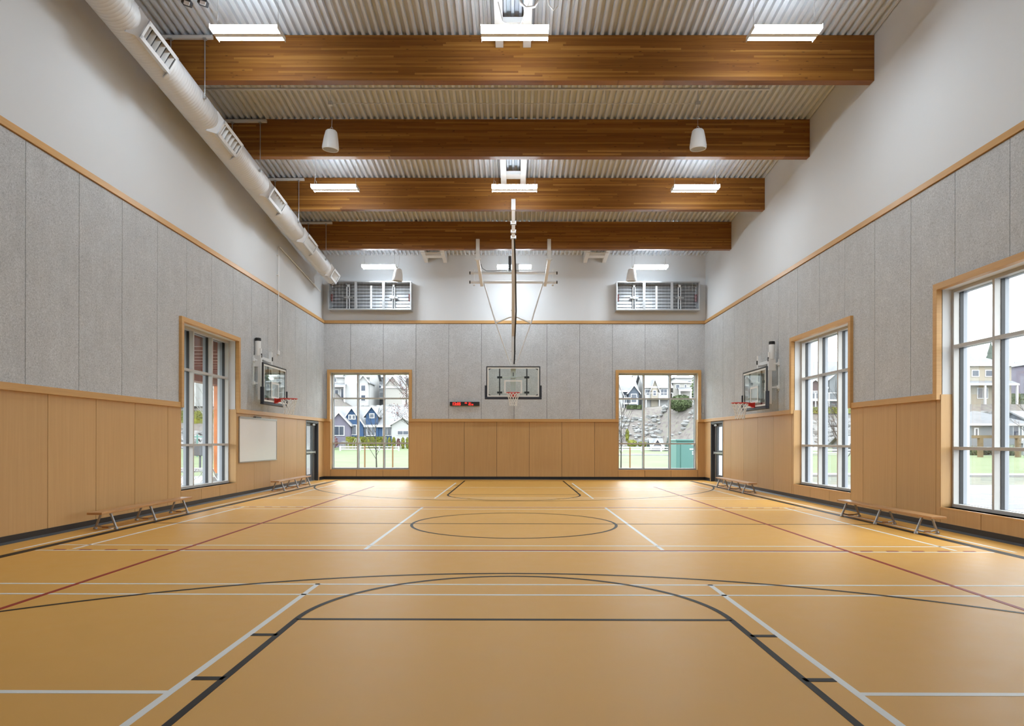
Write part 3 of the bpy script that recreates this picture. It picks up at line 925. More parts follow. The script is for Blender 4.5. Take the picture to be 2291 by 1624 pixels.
# two horizontal pipes with black end caps
for z in (7.165, 6.85):
    B().tube((-1.50, MY, z), (1.44, MY, z), .045, 14).build('cross_pipe', M['wsteel'], hp, smooth=50)
    for s in (-1, 1): B().tube((-.03+s*1.46, MY, z), (-.03+s*1.50, MY, z), .05, 14).build('pipe_cap', M['black'], hp, smooth=50)
for s in (-1, 1):
    x = -.03+s*1.34
    mb = B()
    for y in (MY-.06, MY+.06): mb.tube((x, y, 6.76), (x, y, 7.26), .007, 6)
    mb.box(x-.03, x+.03, MY-.08, MY+.08, 6.74, 6.76); mb.box(x-.03, x+.03, MY-.08, MY+.08, 7.25, 7.27)
    mb.build('pipe_clamp', M['wsteel'], hp)
    xh = -.03+s*1.17
    # hanger tube bolted to the far beam, then leaning in to the pipes
    yb = 22.43
    B().box(xh-.06, xh+.06, yb-.075, yb-.003, 7.36, 8.06).build('hanger_tube', M['wsteel'], hp, bevel=.006)
    B().bar((xh, yb-.04, 7.40), (xh-s*.10, MY-.02, 6.72), .10, .07).build('hanger_leg', M['wsteel'], hp, bevel=.005)
    B().box(xh-.10, xh+.10, yb-.09, yb-.003, 7.38, 7.42).build('hanger_clamp', M['wsteel'], hp)
    # diagonal stays to the foot of the mast
    B().tube((-.03+s*1.00, MY, 6.80), (-.03+s*.60, MY, 5.46), .026, 8).build('stay', M['wsteel'], hp, smooth=50)
    B().tube((-.03+s*.60, MY, 5.46), (-.03+s*.12, MY, 4.12), .022, 8).build('stay', M['wsteel'], hp, smooth=50)
    B().path([(-.03+s*.60, MY, 5.46), (-.03+s*.13, MY, 5.66), (-.03, MY, 5.66)], .028, 8).build('stay_tie', M['wsteel'], hp, smooth=50)
# front folding brace up to the third beam
B().box(-.09, .03, 19.36, 19.436, 8.00, 8.31).build('beam_bracket', M['wsteel'], hp, bevel=.004)
B().bar((-.03, 19.40, 8.06), (-.03, MY-.09, 5.05), .10, .10).build('folding_brace', M['wsteel'], hp, bevel=.005)
jt = B()
for t, w in ((.10, .17), (.16, .16), (.20, .17)):
    p = Vector((-.03, 19.40, 8.06)).lerp(Vector((-.03, MY-.09, 5.05)), t)
    jt.box(p.x-w/2, p.x+w/2, p.y-.05, p.y+.05, p.z-.05, p.z+.05)
jt.build('brace_joint', M['steel'], hp, bevel=.01)
pA = Vector((.0, 20.05, 7.36)); pB = Vector((.02, MY-.16, 4.9))
pts = [pA+Vector((0, -.07, .0)), pA.lerp(pB, .3)+Vector((.03, -.06, 0)), pA.lerp(pB, .7)+Vector((.045, -.06, 0)), pB, Vector((.02, MY-.10, 4.4)), Vector((.0, MY-.09, 4.05))]
mb = B()
for a, b in zip(pts, pts[1:]): mb.bar(a, b, .045, .02, up=(0, -1, .5))
mb.build('lifting_strap', M['black'], hp)
B().box(-.20, -.10, MY-.16, MY+.10, 7.24, 7.70).build('winch_motor', M['dgrey'], hp, bevel=.01)
B().box(.05, .16, MY-.12, MY+.08, 7.22, 7.46).build('winch_gearbox', M['steel'], hp, bevel=.01)
B().path([(-1.12, 22.9, 7.38), (-1.08, 22.95, 7.25), (-.95, MY-.06, 7.22), (-.25, MY-.06, 7.22)], .010, 6).build('cable', M['dgrey'], hp, smooth=60)

# wall-mounted side hoops
def wall_hoop(x, y, zb, rot, label):
    r = thing('wall_hoop', label, 'basketball hoop', (x, y, zb), 'wall-mounted hoops', local=True)
    r.rotation_euler = (0, 0, rot)
    backboard(r)
    d = XW-.035-abs(x)                      # gap between the board and the wall
    for s in (-1, 1):
        MB().box(s*.42-.045, s*.42+.045, .24, .32, .10, 1.50).build('mast_tube', M['wsteel'], r, bevel=.005)
        MB().box(s*.42-.02, s*.42+.02, .22, .245, 1.25, 1.36).build('label_plate', M['black'], r)
        for z in (.55, 1.18):
            MB().bar((s*.42, .30, z), (s*.50, d+.002, z), .05, .035).build('wall_arm', M['wsteel'], r)
            MB().box(s*.50-.07, s*.50+.07, d-.03, d+.03, z-.05, z+.05).build('wall_plate', M['wsteel'], r, bevel=.004)
        MB().box(s*.50-.03, s*.50+.03, d-.005, d+.03, .45, 1.30).build('wall_rail', M['wsteel'], r)
    MB().box(-.40, .40, .25, .30, 1.20, 1.29).build('top_rail', M['wsteel'], r, bevel=.004)
    MB().box(-.40, .40, .25, .30, .62, .68).build('mid_rail', M['wsteel'], r)
    MB().bar((-.30, .24, 1.19), (.30, .24, 1.16), .03, .04).build('linkage', M['steel'], r)
    MB().box(-.05, .05, .13, .25, .20, .95).build('slide_block', M['dgrey'], r)
    # height-adjusting actuator on the near side with a black cap
    ns = -1 if rot > 0 else 1
    ns = -1 if x < 0 else 1
    sx = ns*.42
    MB().lathe([(.075, 1.30), (.078, 1.32), (.078, 1.72), (.072, 1.73)], (sx, .33, 0), n=20).build('actuator', M['wsteel'], r, smooth=40)
    MB().lathe([(.081, 1.70), (.081, 1.775), (.07, 1.785)], (sx, .33, 0), n=20).build('actuator_cap', M['black'], r, smooth=40)
    MB().box(sx-.05, sx+.05, .23, .42, 1.0, 1.32).build('actuator_bracket', M['wsteel'], r, bevel=.005)
    return r
wall_hoop(-6.67, 19.05, 2.46, math.pi/2, 'wall-mounted basketball hoop on the left wall above the whiteboard')
wall_hoop(6.60, 18.8, 2.35, -math.pi/2, 'wall-mounted basketball hoop on the right wall')

# ------------------------------------------------------------------ caged louvres on the far wall
def cage(x0, x1, label):
    z0, z1 = 6.24, 7.30
    y0, y1 = YB-.42, YB+.003
    r = thing('caged_louvre', label, 'louvre', ((x0+x1)/2, YB-.2, z0), 'caged louvres')
    f = .045
    MB().box(x0+.01, x1-.01, y1-.03, y1, z0+.01, z1-.01).build('back_panel', M['dgrey'], r)
    mb = MB()
    mb.box(x0, x1, y0, y1, z0, z0+f); mb.box(x0, x1, y0, y1, z1-f, z1)
    mb.box(x0, x0+f, y0, y1, z0+f, z1-f); mb.box(x1-f, x1, y0, y1, z0+f, z1-f)
    mb.build('case_frame', M['galv'], r, bevel=.004)
    for k in (1, 2):
        x = x0+(x1-x0)*k/3
        MB().box(x-.045, x+.045, y0-.002, y0+.05, z0+f, z1-f).build('divider', M['galv'], r)
    ns = 8; ph = (z1-z0-2*f)/ns
    for k in range(ns):
        za = z0+f+ph*k
        MB().hexa([(x0+f, y1-.10, za+.004), (x1-f, y1-.10, za+.004), (x1-f, y1-.04, za+.004), (x0+f, y1-.04, za+.004),
                   (x0+f, y1-.075, za+ph-.016), (x1-f, y1-.075, za+ph-.016), (x1-f, y1-.05, za+ph-.016), (x0+f, y1-.05, za+ph-.016)]).build('slat', M['slat'], r)
    for k in range(3):
        x = x0+(x1-x0)*(k+.5)/3
        if k == 1:
            MB().box(x-.035, x+.035, y1-.15, y1-.11, z0+.08, z1-.10).build('guide_bar', M['wsteel'], r)
        else:
            x += (.30 if k == 0 else -.30)*.6
            mb = MB()
            mb.box(x-.055, x-.03, y1-.20, y1-.14, z0+f, z1-.10); mb.box(x+.03, x+.055, y1-.20, y1-.14, z0+f, z1-.10)
            mb.box(x-.055, x+.055, y1-.20, y1-.14, z1-.16, z1-.08)
            mb.build('bracket_post', M['wsteel'], r)
            mb = MB().box(x-.03, x+.03, y1-.19, y1-.16, z0+f, z1-.16)
            mb.build('post_slot', M['dgrey'], r)
            zc = (z0+z1)/2-.03
            MB().box(x-.16, x+.16, y1-.22, y1-.17, zc-.03, zc+.03).build('latch_arm', M['steel'], r)
            MB().tube((x, y1-.26, zc), (x, y1-.17, zc), .06, 12).build('latch_hub', M['steel'], r, smooth=40)
    mb = MB()
    x = x0+f+.12
    while x < x1-f: mb.tube((x, y0+.02, z0+f), (x, y0+.02, z1-f), .0028, 4, caps=False); x += .125
    z = z0+f+.1
    while z < z1-f: mb.tube((x0+f, y0+.024, z), (x1-f, y0+.024, z), .0028, 4, caps=False); z += .115
    mb.build('wire_mesh', M['galv'], r, kind='stuff')
    for s in (-1, 1):
        x = (x0+f+.05) if s < 0 else (x1-f-.05)
        MB().box(x-.03, x+.03, y1-.25, y1-.16, z0+.36, z0+.62).build('red_link', plain_tag, r)
plain_tag = plain('dull_red_tag', (.16, .04, .035), .5)
cage(-6.84, -3.78, 'caged galvanised louvre high on the far wall, left, behind the duct end')
cage(3.74, 6.80, 'caged galvanised louvre high on the far wall, right')

# ------------------------------------------------------------------ LED clock
ck = thing('led_clock', 'black LED wall clock reading 12:05 in red, left of the hoop', 'clock', (-1.83, YB-.03, 2.73))
cx0, cx1, cz0, cz1 = -2.385, -1.285, 2.745, 2.89
yc = YB-.03
MB().box(cx0, cx1, yc-.075, yc-.002, cz0, cz1).build('case', M['black'], ck, bevel=.006)
for z in (cz0+.045, cz1-.045):
    MB().box(cx0+.02, cx1-.02, yc-.078, yc-.0755, z-.004, z+.004).build('case_groove', M['dgrey'], ck)
def text_part(txt, x, z, h, parent, bold=.0):
    cu = bpy.data.curves.new('t', 'FONT'); cu.body = txt; cu.size = h*1.38; cu.extrude = .003; cu.offset = bold
    ob = bpy.data.objects.new('t', cu); COL.objects.link(ob)
    dg = bpy.context.evaluated_depsgraph_get()
    me = bpy.data.meshes.new_from_object(ob.evaluated_get(dg))
    bpy.data.objects.remove(ob); bpy.data.curves.remove(cu)
    me.transform(Matrix.Translation(Vector((x, yc-.0815, z))-Vector(parent['_o'])) @ Matrix.Rotation(math.pi/2, 4, 'X'))
    d = bpy.data.objects.new('led_digits', me); COL.objects.link(d); d.parent = parent
    me.materials.clear(); me.materials.append(M['led'])
    return d
text_part('12:05', cx0+.085, cz0+.020, .105, ck, .004)
text_part('PM', cx0+.555, cz0+.080, .045, ck, .002)
text_part('Tue', cx0+.695, cz0+.080, .045, ck, .002)
text_part('Mar-20', cx0+.690, cz0+.020, .045, ck, .002)

# ------------------------------------------------------------------ whiteboard
wb = thing('whiteboard', 'blank whiteboard on the left wall beside the tall window', 'whiteboard', (-XW+.03, 18.85, .86))
ua, ub, za, zb = 17.55, 20.32, .875, 2.035
MB(TL).box(ua+.02, ub-.02, -.045, -.026, za+.02, zb-.02).build('writing_surface', M['whiteboard'], wb)
for a in ((ua, ub, zb-.02, zb+.012), (ua, ub, za-.01, za+.02), (ua, ua+.02, za+.02, zb-.02), (ub-.02, ub, za+.02, zb-.02)):
    MB(TL).box(a[0], a[1], -.055, -.026, a[2], a[3]).build('edge_frame', M['steel'], wb)
MB(TL).box(ua, ub, -.07, -.026, zb+.012, zb+.035).build('map_rail', M['steel'], wb)
MB(TL).box(18.55, 18.95, -.10, -.026, zb+.035, zb+.06).build('marker_tray', M['black'], wb)

# ------------------------------------------------------------------ benches
def make_bench():
    r = thing('gym_bench', '', 'bench', (0, 0, 0), 'low wooden gym benches', local=True)
    L = 1.53
    MB().box(-.12, .12, -L, L, .262, .300).build('seat_plank', M['benchwood'], r, bevel=.006)
    for y in (-1.22, 0, 1.22):
        for s in (-1, 1):
            mb = MB().tube((s*.075, y, .262), (s*.165, y, .03), .019, 10)
            leg = mb.build('leg', M['steel'], r, smooth=50)
            MB().lathe([(.032, 0), (.032, .018), (.024, .03), (.02, .04)], (s*.170, y, 0), n=12).build('foot', M['steel'], leg, smooth=40)
        MB().box(-.10, .10, y-.035, y+.035, .252, .263).build('leg_plate', M['steel'], r)
        MB().path([(-.155, y, .055), (-.06, y, .035), (.06, y, .035), (.155, y, .055)], .014, 8).build('stretcher', M['steel'], r, smooth=50)
        MB().box(-.05, .05, y-.02, y+.02, .018, .045).build('stretcher_block', M['benchwood'], r)
    return r
bn = make_bench()
bl = [(-6.67, 12.36, 'low wooden bench along the left wall, nearer one under the wood panels'),
      (-6.74, 20.75, 'low wooden bench along the left wall, far one beside the exit door'),
      (6.52, 12.02, 'low wooden bench along the right wall, nearer one between the tall windows'),
      (6.56, 20.30, 'low wooden bench along the right wall, far one beside the exit door')]
for i, (x, y, lb) in enumerate(bl):
    b_ = bn if i == 0 else copy_tree(bn)
    b_.location = (x, y, .0025); b_['label'] = lb

# ------------------------------------------------------------------ small grey thermostat box by the right far window
th = MB().box(6.985, 7.055, YB-.075, YB-.030, 2.50, 2.74)
tag(th.build('wall_box', M['alu'], bevel=.005), 'small grey box on the far wall beside the right corner', 'wall box')

# ================================================================== outside
def at(x, y, D): return Vector(((x-1150)*D/F, D, HC-(y-985)*D/F))
PROF = [(-200, -.15), (-60, -.15), (-20, .0), (0, .15), (14, .7), (23, 6.6), (45, 7.8), (60, 9.3), (90, 12), (110, 15), (200, 24), (330, 36), (500, 40)]
def terr(X, Y):
    sh = 0.0
    if X < -26: sh = -32*min(1, (-26-X)/3.0)
    if X > 22: sh = -14*min(1, (X-22)/8.0)
    t = Y-86-sh
    for (a, za), (b, zb) in zip(PROF, PROF[1:]):
        if t <= b: return za+(zb-za)*(t-a)/(b-a)
    return PROF[-1][1]
def ground_mat():
    m, nt, b = new_mat('lawn_and_hillside')
    tc = N(nt, 'ShaderNodeTexCoord')
    sep = N(nt, 'ShaderNodeSeparateXYZ', {0: tc.outputs['Object']})
    n = N(nt, 'ShaderNodeTexNoise', {'Vector': tc.outputs['Object'], 'Scale': .35, 'Detail': 6.0, 'Roughness': .7})
    n2 = N(nt, 'ShaderNodeTexNoise', {'Vector': tc.outputs['Object'], 'Scale': 1.6, 'Detail': 5.0, 'Roughness': .7})
    lawn = ramp(nt, n.outputs['Fac'], [(.3, (.105, .135, .072)), (.7, (.145, .172, .105))])
    hill = ramp(nt, n2.outputs['Fac'], [(.3, (.075, .065, .06)), (.5, (.125, .112, .108)), (.7, (.125, .13, .095))])
    f = MA(nt, 'ADD', sep.outputs[2], MA(nt, 'MULTIPLY', n.outputs['Fac'], .4))
    fac = ramp(nt, f, [(.62, (0, 0, 0)), (.95, (1, 1, 1))])
    nt.links.new(mixc(nt, fac, lawn, hill), b.inputs['Base Color'])
    b.inputs['Roughness'].default_value = .95
    b.inputs['Specular IOR Level'].default_value = .1
    return m
M['ground'] = ground_mat()
M['concrete'] = plain('pale_concrete', (.20, .20, .20), .9, var=.08, vscale=1.5)
M['asphalt'] = plain('asphalt_court', (.145, .15, .16), .9, var=.10, vscale=.8)
M['soil'] = plain('bare_verge', (.095, .10, .075), .95, var=.3, vscale=2.0)
M['rock'] = plain('grey_boulder', (.15, .15, .15), .9, var=.4, vscale=1.2)
M['hedge'] = plain('yellow_green_hedge', (.115, .120, .014), .9, var=.35, vscale=3.0)
M['green'] = plain('dark_green_leaf', (.045, .062, .022), .9, var=.4, vscale=2.0)
M['fir'] = plain('blue_green_needles', (.045, .062, .05), .9, var=.35, vscale=2.0)
M['pink'] = plain('pink_twigs', (.11, .05, .05), .9, var=.3)
M['twig'] = plain('grey_brown_bark', (.04, .032, .028), .9)
M['birch'] = plain('pale_birch_bark', (.20, .20, .19), .9, var=.3, vscale=6.0)
M['teal'] = plain('teal_cabinet_paint', (.065, .165, .15), .5)
M['stake'] = plain('raw_timber_stake', (.17, .09, .04), .8)
M['timber'] = plain('weathered_timber', (.10, .07, .035), .85, var=.2)
M['trimw'] = plain('white_house_trim', (.42, .42, .43), .6)
M['pane'] = plain('house_window_glass', (.03, .04, .06), .15)
M['shingle'] = plain('grey_shingles', (.11, .115, .125), .9, var=.12, vscale=1.5)
M['shinglel'] = plain('light_shingles', (.155, .16, .17), .9, var=.12, vscale=1.5)
for k, c in {'blue': (.022, .055, .125), 'lilac': (.13, .12, .16), 'cream': (.30, .29, .27), 'greyw': (.12, .13, .14), 'slate': (.065, .08, .105), 'white2': (.30, .30, .30), 'beige': (.24, .215, .175), 'purple': (.14, .13, .17), 'maroon': (.06, .03, .03)}.items():
    M['h_'+k] = plain('house_siding_'+k, c, .8)

# ground surface
mb = MB()
xs = [-170, -120, -90, -70, -55, -45, -38, -32, -30.5, -29, -27.5, -26, -22, -15, -8, 0, 8, 15, 22, 24, 26, 28, 30, 36, 44, 52, 62, 75, 95, 130, 180, 260]
ys = [-40, -5, 10, 25, 40, 54, 58, 62, 66, 68, 70, 72, 74, 77, 80, 83, 86, 89, 92, 95, 98, 100, 103, 106, 109, 112, 118, 125, 131, 138, 146, 160, 176, 196, 220, 260, 300, 350, 420, 500]
idx = {}
for i, x in enumerate(xs):
    for j, y in enumerate(ys): idx[i, j] = mb.P((x, y, terr(x, y)))
for i in range(len(xs)-1):
    for j in range(len(ys)-1): mb.f.append([idx[i, j], idx[i+1, j], idx[i+1, j+1], idx[i, j+1]])
g = mb.build('ground', M['ground'], o=(0, 0, 0), smooth=60)
g['kind'] = 'structure'; g['label'] = 'green lawn rising to a dry hillside'
def slab(name, x0, x1, y0, y1, z1, mat, label):
    s = MB().box(x0, x1, y0, y1, -.16, z1).build(name, mat); s['kind'] = 'structure'; s['label'] = label
    return s
court = slab('asphalt_court', 7.6, 60, -25, 24.3, -.09, M['asphalt'], 'grey asphalt play court outside')
slab('verge', 7.6, 60, 24.3, 30.0, -.11, M['soil'], 'bare grassy verge beside the asphalt')
slab('kerb_walk', 9.0, 70, 30.0, 31.6, -.02, M['concrete'], 'pale concrete kerb path before the lawn')
slab('far_walk', 9.0, 90, 66.0, 68.2, .12, M['concrete'], 'pale footpath at the far edge of the lawn')
slab('entry_paving', -15.5, -7.6, 8, 29.0, -.08, M['concrete'], 'pale concrete paving under the canopy')
slab('entry_paving', -30, -15.5, 33, 36, -.04, M['concrete'], 'pale concrete path across the side lawn')
for y in (12.2, 15.4, 17.0, 19.4):
    l = MB().box(8.5, 40, y-.04, y+.04, -.09, -.086).build('court_line', M['linew'], court)
mbc = MB(); n = 40; rr = []
for k in range(n+1):
    a = 2*math.pi*k/n
    rr.append((mbc.P((15.2+1.75*math.cos(a), 16.2+1.75*math.sin(a), -.086)), mbc.P((15.2+1.85*math.cos(a), 16.2+1.85*math.sin(a), -.086))))
for (a, b_), (c, d) in zip(rr, rr[1:]): mbc.f.append([a, b_, d, c])
mbc.build('court_circle', M['linew'], court)

# ---- white two-rail fence along the far edge of the field
def fence(xa, xb, y, label, h=.55, step=2.4):
    f = thing('rail_fence', label, 'fence', ((xa+xb)/2, y, terr((xa+xb)/2, y)))
    x = xa; pts = []
    while x <= xb+.01: pts.append(x); x += step
    for x in pts:
        z = terr(x, y)
        MB().box(x-.09, x+.09, y-.09, y+.09, z-.1, z+h+.06).build('post', M['trimw'], f)
    for zz in (h*.40, h*.9):
        for a, b_ in zip(pts, pts[1:]):
            MB().bar((a, y-.02, terr(a, y)+zz), (b_, y-.02, terr(b_, y)+zz), .05, .13).build('rail', M['trimw'], f)
fence(-21.4, -12, 84, 'white two-rail fence across the field, seen through the far left window')
fence(8.5, 23, 84, 'white two-rail fence across the field, seen through the far right window')
fence(27, 39.5, 66, 'white two-rail fence seen through the tall window beside the right hoop')

# ---- houses
def house(label, X, Y, w, d, he, rh, wall, roof, gables=(), wins=(), porch=None, hip=False, rot=0.0, over=.4, garage=(), deck=None, fascia=True, zb=None):
    z = terr(X, Y)-.15 if zb is None else zb
    r = thing('house', label, 'house', (X, Y, z), 'houses on the hillside', local=True)
    r.rotation_euler = (0, 0, rot)
    wm, rm = M['h_'+wall], M[roof]
    mb = MB().box(-w/2, w/2, -d/2, d/2, -min(2.5, he*.5), he)
    if not hip: mb.prism([(-d/2, he), (d/2, he), (0, he+rh*.96)], 0, -w/2+.02, w/2-.02)
    mb.build('wall', wm, r)
    t = .16
    if hip:
        k = min(w, d)/2*.95
        A = [(-w/2-over, -d/2-over, he), (w/2+over, -d/2-over, he), (w/2+over, d/2+over, he), (-w/2-over, d/2+over, he)]
        rx = max(.1, w/2-k)
        mb = MB()
        i = [mb.P(p) for p in A]+[mb.P((-rx, 0, he+rh)), mb.P((rx, 0, he+rh))]
        mb.f += [[i[0], i[1], i[5], i[4]], [i[1], i[2], i[5]], [i[2], i[3], i[4], i[5]], [i[3], i[0], i[4]], [i[3], i[2], i[1], i[0]]]
        mb.build('roof', rm, r)
        MB().box(-w/2-over-.02, w/2+over+.02, -d/2-over-.03, -d/2-over, he-.10, he+.10).build('gutter', M['trimw'], r)
    else:
        e = over*rh/(d/2)
        for s in (-1, 1):
            MB().prism([(s*(d/2+over), he-e), (0, he+rh), (0, he+rh+t), (s*(d/2+over), he-e+t)], 0, -w/2-over, w/2+over).build('roof_slope', rm, r)
        MB().box(-w/2-over, w/2+over, -d/2-over-.05, -d/2-over, he-e-.10, he-e+.20).build('gutter', M['trimw'], r)
    def win(cx, z0, ww, hh, yf, parent):
        f = .09
        mb = MB()
        mb.box(cx-ww/2-f, cx+ww/2+f, yf-.07, yf+.01, z0-f, z0+hh+f)
        fr = mb.build('window', M['trimw'], parent)
        nn = 2 if ww > .9 else 1
        for k in range(nn):
            a = cx-ww/2+ww*k/nn+.03; b_ = cx-ww/2+ww*(k+1)/nn-.03
            MB().box(a, b_, yf-.085, yf-.06, z0+.02, z0+hh-.02).build('pane', M['pane'], fr)
    for (cx, gw, gh, pr, g_he, gcol, gwin) in gables:
        yf = -d/2-pr
        gm = M['h_'+gcol]
        mb = MB().box(cx-gw/2, cx+gw/2, yf, -d/2+.1, -min(2.0, he*.5), g_he)
        mb.prism([(cx-gw/2, g_he), (cx+gw/2, g_he), (cx, g_he+gh)], 1, yf, 0)
        gb = mb.build('gable_wall', gm, r)
        o2 = .3; e2 = o2*gh/(gw/2)
        for s in (-1, 1):
            MB().prism([(cx+s*(gw/2+o2), g_he-e2), (cx, g_he+gh), (cx, g_he+gh+t), (cx+s*(gw/2+o2), g_he-e2+t)], 1, yf-.3, .0).build('gable_roof', rm, r)
            if fascia:
                MB().prism([(cx+s*(gw/2+o2), g_he-e2-.06), (cx, g_he+gh-.06), (cx, g_he+gh+t+.02), (cx+s*(gw/2+o2), g_he-e2+t+.02)], 1, yf-.36, yf-.30).build('fascia', M['trimw'], r)
        for (wx, z0, ww, hh) in gwin: win(cx+wx, z0, ww, hh, yf, gb)
    for (cx, z0, ww, hh) in wins: win(cx, z0, ww, hh, -d/2, r)
    for (cx, ww, hh) in garage:
        gd = MB().box(cx-ww/2, cx+ww/2, -d/2-.12, -d/2+.02, 0, hh).build('garage_door', M['trimw'], r)
        MB().box(cx-ww/2+.2, cx+ww/2-.2, -d/2-.14, -d/2-.11, hh-.55, hh-.2).build('garage_pane', M['pane'], gd)
    if porch:
        x0, x1, pz, pd = porch
        MB().prism([(-d/2, pz+.5), (-d/2-pd, pz), (-d/2-pd, pz+.14), (-d/2, pz+.66)], 0, x0-.2, x1+.2).build('porch_roof', rm, r)
        MB().box(x0-.2, x1+.2, -d/2-pd-.05, -d/2-pd, pz-.1, pz+.16).build('porch_gutter', M['trimw'], r)
        k = max(2, int((x1-x0)/2.2)+1)
        for q in range(k):
            x = x0+(x1-x0)*q/(k-1)
            MB().box(x-.12, x+.12, -d/2-pd+.05, -d/2-pd+.3, -2.0, pz+.02).build('porch_post', M['trimw'], r)
    if deck:
        x0, x1, pz, pd = deck
        MB().box(x0, x1, -d/2-pd, -d/2, pz-.22, pz).build('deck_floor', M['trimw'], r)
        k = max(2, int((x1-x0)/1.6)+1)
        for q in range(k):
            x = x0+(x1-x0)*q/(k-1)
            MB().box(x-.06, x+.06, -d/2-pd+.02, -d/2-pd+.16, -2.0, pz+.95).build('deck_post', M['trimw'], r)
        MB().box(x0, x1, -d/2-pd+.03, -d/2-pd+.09, pz+.86, pz+.95).build('deck_rail', M['trimw'], r)
    return r
# behind the far left window
zt = terr(-19, 97)-.15
house('blue house with white gable trim behind the hedge', -18.6, 99.5, 14.5, 8.5, 3.5-zt, 2.6, 'blue', 'shinglel',
      gables=[(-5.4, 2.9, 1.55, 1.6, 3.55-zt, 'lilac', [(0, 1.6, 1.3, 1.2)]), (-3.9, 3.1, 2.2, .5, 3.6-zt, 'blue', [(-.25, 4.1-zt+.2, .35, .5), (.25, 4.1-zt+.2, .35, .5), (.1, 1.7, 1.0, 1.3)]),
              (-1.2, 1.7, 1.1, .2, 4.9-zt, 'blue', [(0, 4.5-zt, .55, .5), (-.1, 1.6, 1.1, 1.3)]), (3.3, 3.1, .9, 1.2, 3.55-zt, 'white2', [(0, 1.7, 1.5, .5)])],
      wins=[(-3.4, 1.5, 1.0, 1.3), (-1.9, 1.5, 1.1, 1.3), (.9, 1.6, 1.1, 1.1), (2.2, 4.0-zt-.9, .7, 1.1)], garage=[(5.4, 1.8, 2.2)])
house('tall white house with porch roof, uphill at left of the far left window', -27.1, 116, 6.8, 8, 4.6, 2.6, 'white2', 'shinglel',
      gables=[(.9, 3.0, 1.5, .5, 4.7, 'white2', []), (2.55, 1.5, .9, .9, 3.6, 'white2', [(0, 2.0, .7, .9), (0, .4, .7, .9)])],
      wins=[(-2.4, 3.5, .7, .6), (-2.3, .9, 1.1, 1.3), (-1.0, .8, .6, 1.6), (1.0, .5, .7, 1.4)], porch=(-3.2, -.5, 2.7, 1.2))
house('grey sided house uphill in the far left window', -24.0, 126.5, 3.4, 8, 5.4, 2.2, 'greyw', 'shinglel', hip=True, wins=[(-.2, 3.4, .6, .5), (.9, 1.6, .5, .9)], deck=(-1.6, 1.6, 1.7, 1.2))
house('white gabled house uphill at right of the far left window', -20.4, 119, 2.9, 8, 3.5, 2.0, 'cream', 'shinglel', gables=[(0, 2.8, 1.7, .3, 3.5, 'cream', [])])
# behind the far right window
house('slate house with pillared gable porch in the far right window', 19.5, 124.5, 4.0, 9, 3.0, 2.6, 'slate', 'shinglel',
      gables=[(1.3, 1.7, 1.1, 1.4, 2.6, 'slate', [(0, .8, .9, 1.4)]), (-1.3, 1.6, 2.0, .4, 2.4, 'white2', [])], wins=[(-.1, .8, .6, 1.2)], deck=(-.4, 1.9, .7, 1.5))
house('white house with steep centre gable in the far right window', 25.2, 124.5, 4.4, 9, 3.4, 2.5, 'white2', 'shinglel',
      gables=[(-.6, 1.2, 1.5, .4, 3.0, 'beige', [(0, 1.8, .5, .8)])], wins=[(-1.8, 1.9, .8, .9), (1.1, 1.9, 1.1, 1.0)], deck=(-2.3, 2.3, 1.2, 1.6))
house('low white house with dark glazed porch in the far right window', 29.9, 126, 3.0, 8, 3.3, .9, 'cream', 'shinglel', hip=True, wins=[(-.7, 2.3, .6, .6), (.7, 2.2, .3, .7)], porch=(-.6, 1.4, 1.8, 1.2))
house('far white hillside house under the sky in the far right window', 37.4, 153, 4.0, 7, 4.2, 1.2, 'white2', 'shinglel', hip=True, wins=[(-1.1, 2.7, .8, .8), (.9, 2.7, .8, .8), (-1.0, .6, .8, 1.0), (.8, .6, 1.0, 1.2)], deck=(-1.9, 1.9, 2.0, 1.0))
house('white bungalow above the hedge at top left of the far right window', 22.4, 149, 4.4, 7, 3.6, 1.6, 'white2', 'shingle', wins=[(-1.0, 1.9, 1.2, 1.0), (1.2, 1.9, .8, 1.0)])
house('dark hillside house at top centre of the far right window', 29.8, 158, 4.2, 7, 3.6, 1.4, 'slate', 'shinglel', wins=[(-1.0, 2.0, 1.0, .9), (1.0, 2.0, 1.0, .9)], deck=(-2, 2, 1.4, 1.0))
# tall window beside the right hoop
house('slate house with white gables above the boulder wall', 44.3, 100, 9.5, 9, 3.6, 2.6, 'slate', 'shinglel',
      gables=[(-2.6, 3.0, 1.0, .6, 2.2, 'maroon', [(0, .6, 1.2, 1.0)]), (1.6, 4.4, 1.9, .8, 3.4, 'greyw', [(-.7, 2.1, .8, .9), (1.0, .6, 1.3, 1.2)])],
      wins=[(-2.4, 3.0-.2, 1.3, .6), (4.2, 1.2, .8, 1.2)], deck=(-4.6, 4.6, .45, 1.4))
house('small maroon gabled shed by the white fence', 28.2, 69, 2.4, 3, 1.0, 1.2, 'maroon', 'shinglel', gables=[(0, 2.4, 1.2, .1, 1.0, 'maroon', [])])
house('small grey shed at the foot of the boulder wall', 36.2, 73, 3.0, 3, 1.1, .7, 'greyw', 'shinglel', wins=[(0, .3, .6, .5)])
house('teal gabled playhouse by the white fence', 17.9, 86.5, 1.0, 1.6, .9, .7, 'greyw', 'shinglel', gables=[(0, 1.0, .75, .15, .85, 'lilac', [])])
